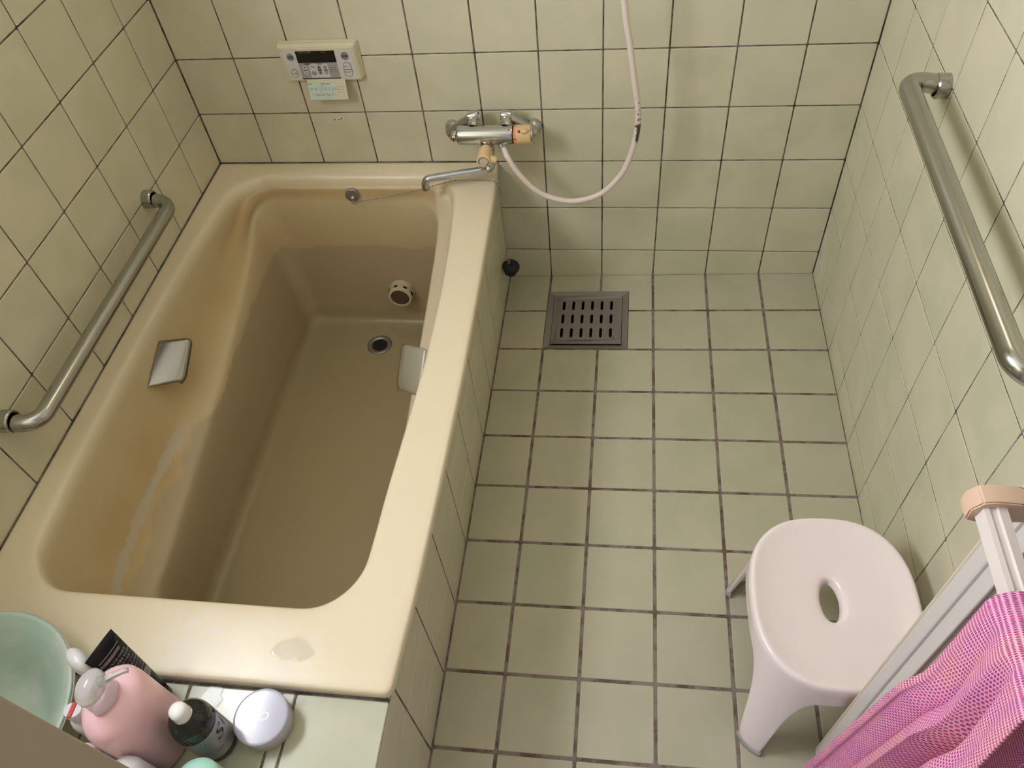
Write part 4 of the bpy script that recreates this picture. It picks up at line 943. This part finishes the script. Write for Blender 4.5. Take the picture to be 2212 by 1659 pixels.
# further small bottles
M_wbt = mat('white_bottle', (.72, .71, .76), .3)
wr = bottle('white_bottle', 'white bottle with a red stripe on its cap, left of the pink bottle', 'bottle', .3515, -1.4665, [
    ('bottle_body', M_wbt, [(0, 0), (.022, 0), (.0245, .003), (.0245, .085), (.021, .097), (.012, .103), (.0, .103)]),
    ('cap', M_wbt, [(.011, .101), (.0145, .102), (.0150, .108), (.0150, .128), (.0130, .131), (0, .131)])], sx_=.78)
bm = bmesh.new(); box(bm, -.0035, .0035, -.011, .011, .1305, .1325, .0008, 1); mesh_obj('red_stripe', bm, mat('cap_red', (.55, .02, .02), .35), wr)
bm = bmesh.new(); rr_ = .0247
for (z0, z1, a0, a1) in ((.052, .056, -70, 10), (.046, .0475, -75, -10), (.058, .0592, -60, 0), (.030, .0312, -80, 10)):
    for k in range(8):
        b0, b1 = math.radians(a0 + (a1 - a0) * k / 8), math.radians(a0 + (a1 - a0) * (k + 1) / 8); w = .006 * math.sin(k * .9)
        bm.faces.new([bm.verts.new((rr_ * .78 * math.cos(b), rr_ * math.sin(b), zq + w)) for b, zq in ((b0, z0), (b1, z0), (b1, z1), (b0, z1))])
mesh_obj('red_print', bm, mat('red_print', (.55, .05, .05), .5), wr)
bottle('small_bottle', 'slim bottle with a pinkish cap, half behind the doorway edge', 'bottle', .385, -1.519, [
    ('bottle_body', mat('pinkish_clear', (.62, .50, .50), .3, trans=.2), [(0, 0), (.0150, 0), (.016, .002), (.016, .085), (.012, .092), (0, .092)]),
    ('cap', mat('pink_pearl_cap', (.80, .62, .70), .3), [(.0155, .090), (.0165, .092), (.0165, .112), (.014, .1155), (0, .117)])])
bottle('small_bottle', 'pinkish-white bottle cap peeking out between the basin and doorway edge', 'bottle', .343, -1.510, [
    ('bottle_body', mat('pale_pink', (.74, .60, .62), .3), [(0, 0), (.0130, 0), (.014, .002), (.014, .080), (.010, .100), (0, .108)])])
bottle('white_bottle', 'smooth bluish-white bottle in front of the pink pump bottle', 'bottle', .462, -1.545, [
    ('bottle_body', M_wbt, [(0, 0), (.030, 0), (.032, .003), (.032, .112), (.029, .126), (.020, .135), (.009, .1385), (0, .139)])], sy_=.85, rot=.3)
bottle('mint_jar', 'mint green round container nearest the bottom edge of the photo', 'jar', .548, -1.533, [
    ('jar_body', mat('mint_plastic', (.42, .72, .62), .25), [(0, 0), (.030, 0), (.0325, .003), (.0325, .085), (.030, .092), (.022, .0965), (.010, .098), (0, .098)])])
# water puddles
M_wat = mat('water', (1, 1, 1), .02, trans=1.0, ior=1.33); bsdf(M_wat).inputs['Alpha'].default_value = .4
def puddle(label, cx, cy, z, rad, seed, arc=(0, 360), w=None):
    rnd = random.Random(seed); n = 56; ph = [rnd.uniform(0, 6.28) for _ in range(5)]
    def rr__(a): return 1 + .13 * math.sin(2 * a + ph[0]) + .09 * math.sin(3 * a + ph[1]) + .06 * math.sin(7 * a + ph[2]) + .04 * math.sin(13 * a + ph[3])
    bm = bmesh.new()
    if w is None:
        prev = None
        for f, h in ((1.0, 0.0), (.985, .0003), (.95, .0005), (.85, .0006), (.5, .0006)):
            rw = [bm.verts.new((cx + rad * f * rr__(2 * math.pi * k / n) * math.cos(2 * math.pi * k / n), cy + rad * .7 * f * rr__(2 * math.pi * k / n) * math.sin(2 * math.pi * k / n), z + h + .00004 * math.sin(k * 1.7))) for k in range(n)]
            if prev:
                for k in range(n): bm.faces.new((prev[k], prev[(k + 1) % n], rw[(k + 1) % n], rw[k]))
            prev = rw
        bm.faces.new(prev)
    else:
        a0, a1 = math.radians(arc[0]), math.radians(arc[1]); secs = []
        for k in range(n + 1):
            f = k / n; a = a0 + (a1 - a0) * f; ww = w * (math.sin(math.pi * f) ** .5) * (1 + .35 * math.sin(9 * a + ph[1])) * .5 + .0003
            c_ = Vector((cx + rad * math.cos(a), cy + rad * .72 * math.sin(a), z)); d = Vector((math.cos(a), math.sin(a), 0))
            secs.append([bm.verts.new(c_ + d * (ww * u) + Vector((0, 0, h))) for u, h in ((-1, 0), (-.9, .0004), (-.6, .0006), (0, .0007), (.6, .0006), (.9, .0004), (1, 0))])
        for p_, q_ in zip(secs, secs[1:]):
            for k in range(6): bm.faces.new((p_[k], p_[k + 1], q_[k + 1], q_[k]))
    return tag(mesh_obj('water_puddle', bm, M_wat, None, True), label, 'water', 'water puddles')
puddle('round thin puddle on the near rim of the bathtub', .604, -1.318, ZT + .0001, .031, 3)
puddle('thin wet patch on the ledge between the dark bottle and bathtub', .475, -1.390, SHZ + .0002, .032, 5)
puddle('small wet patch on the ledge right of the jar lid', .634, -1.390, SHZ + .0002, .011, 8)
puddle('wet patch on the ledge at the bottom edge of the photo', .735, -1.492, SHZ + .0002, .022, 11)
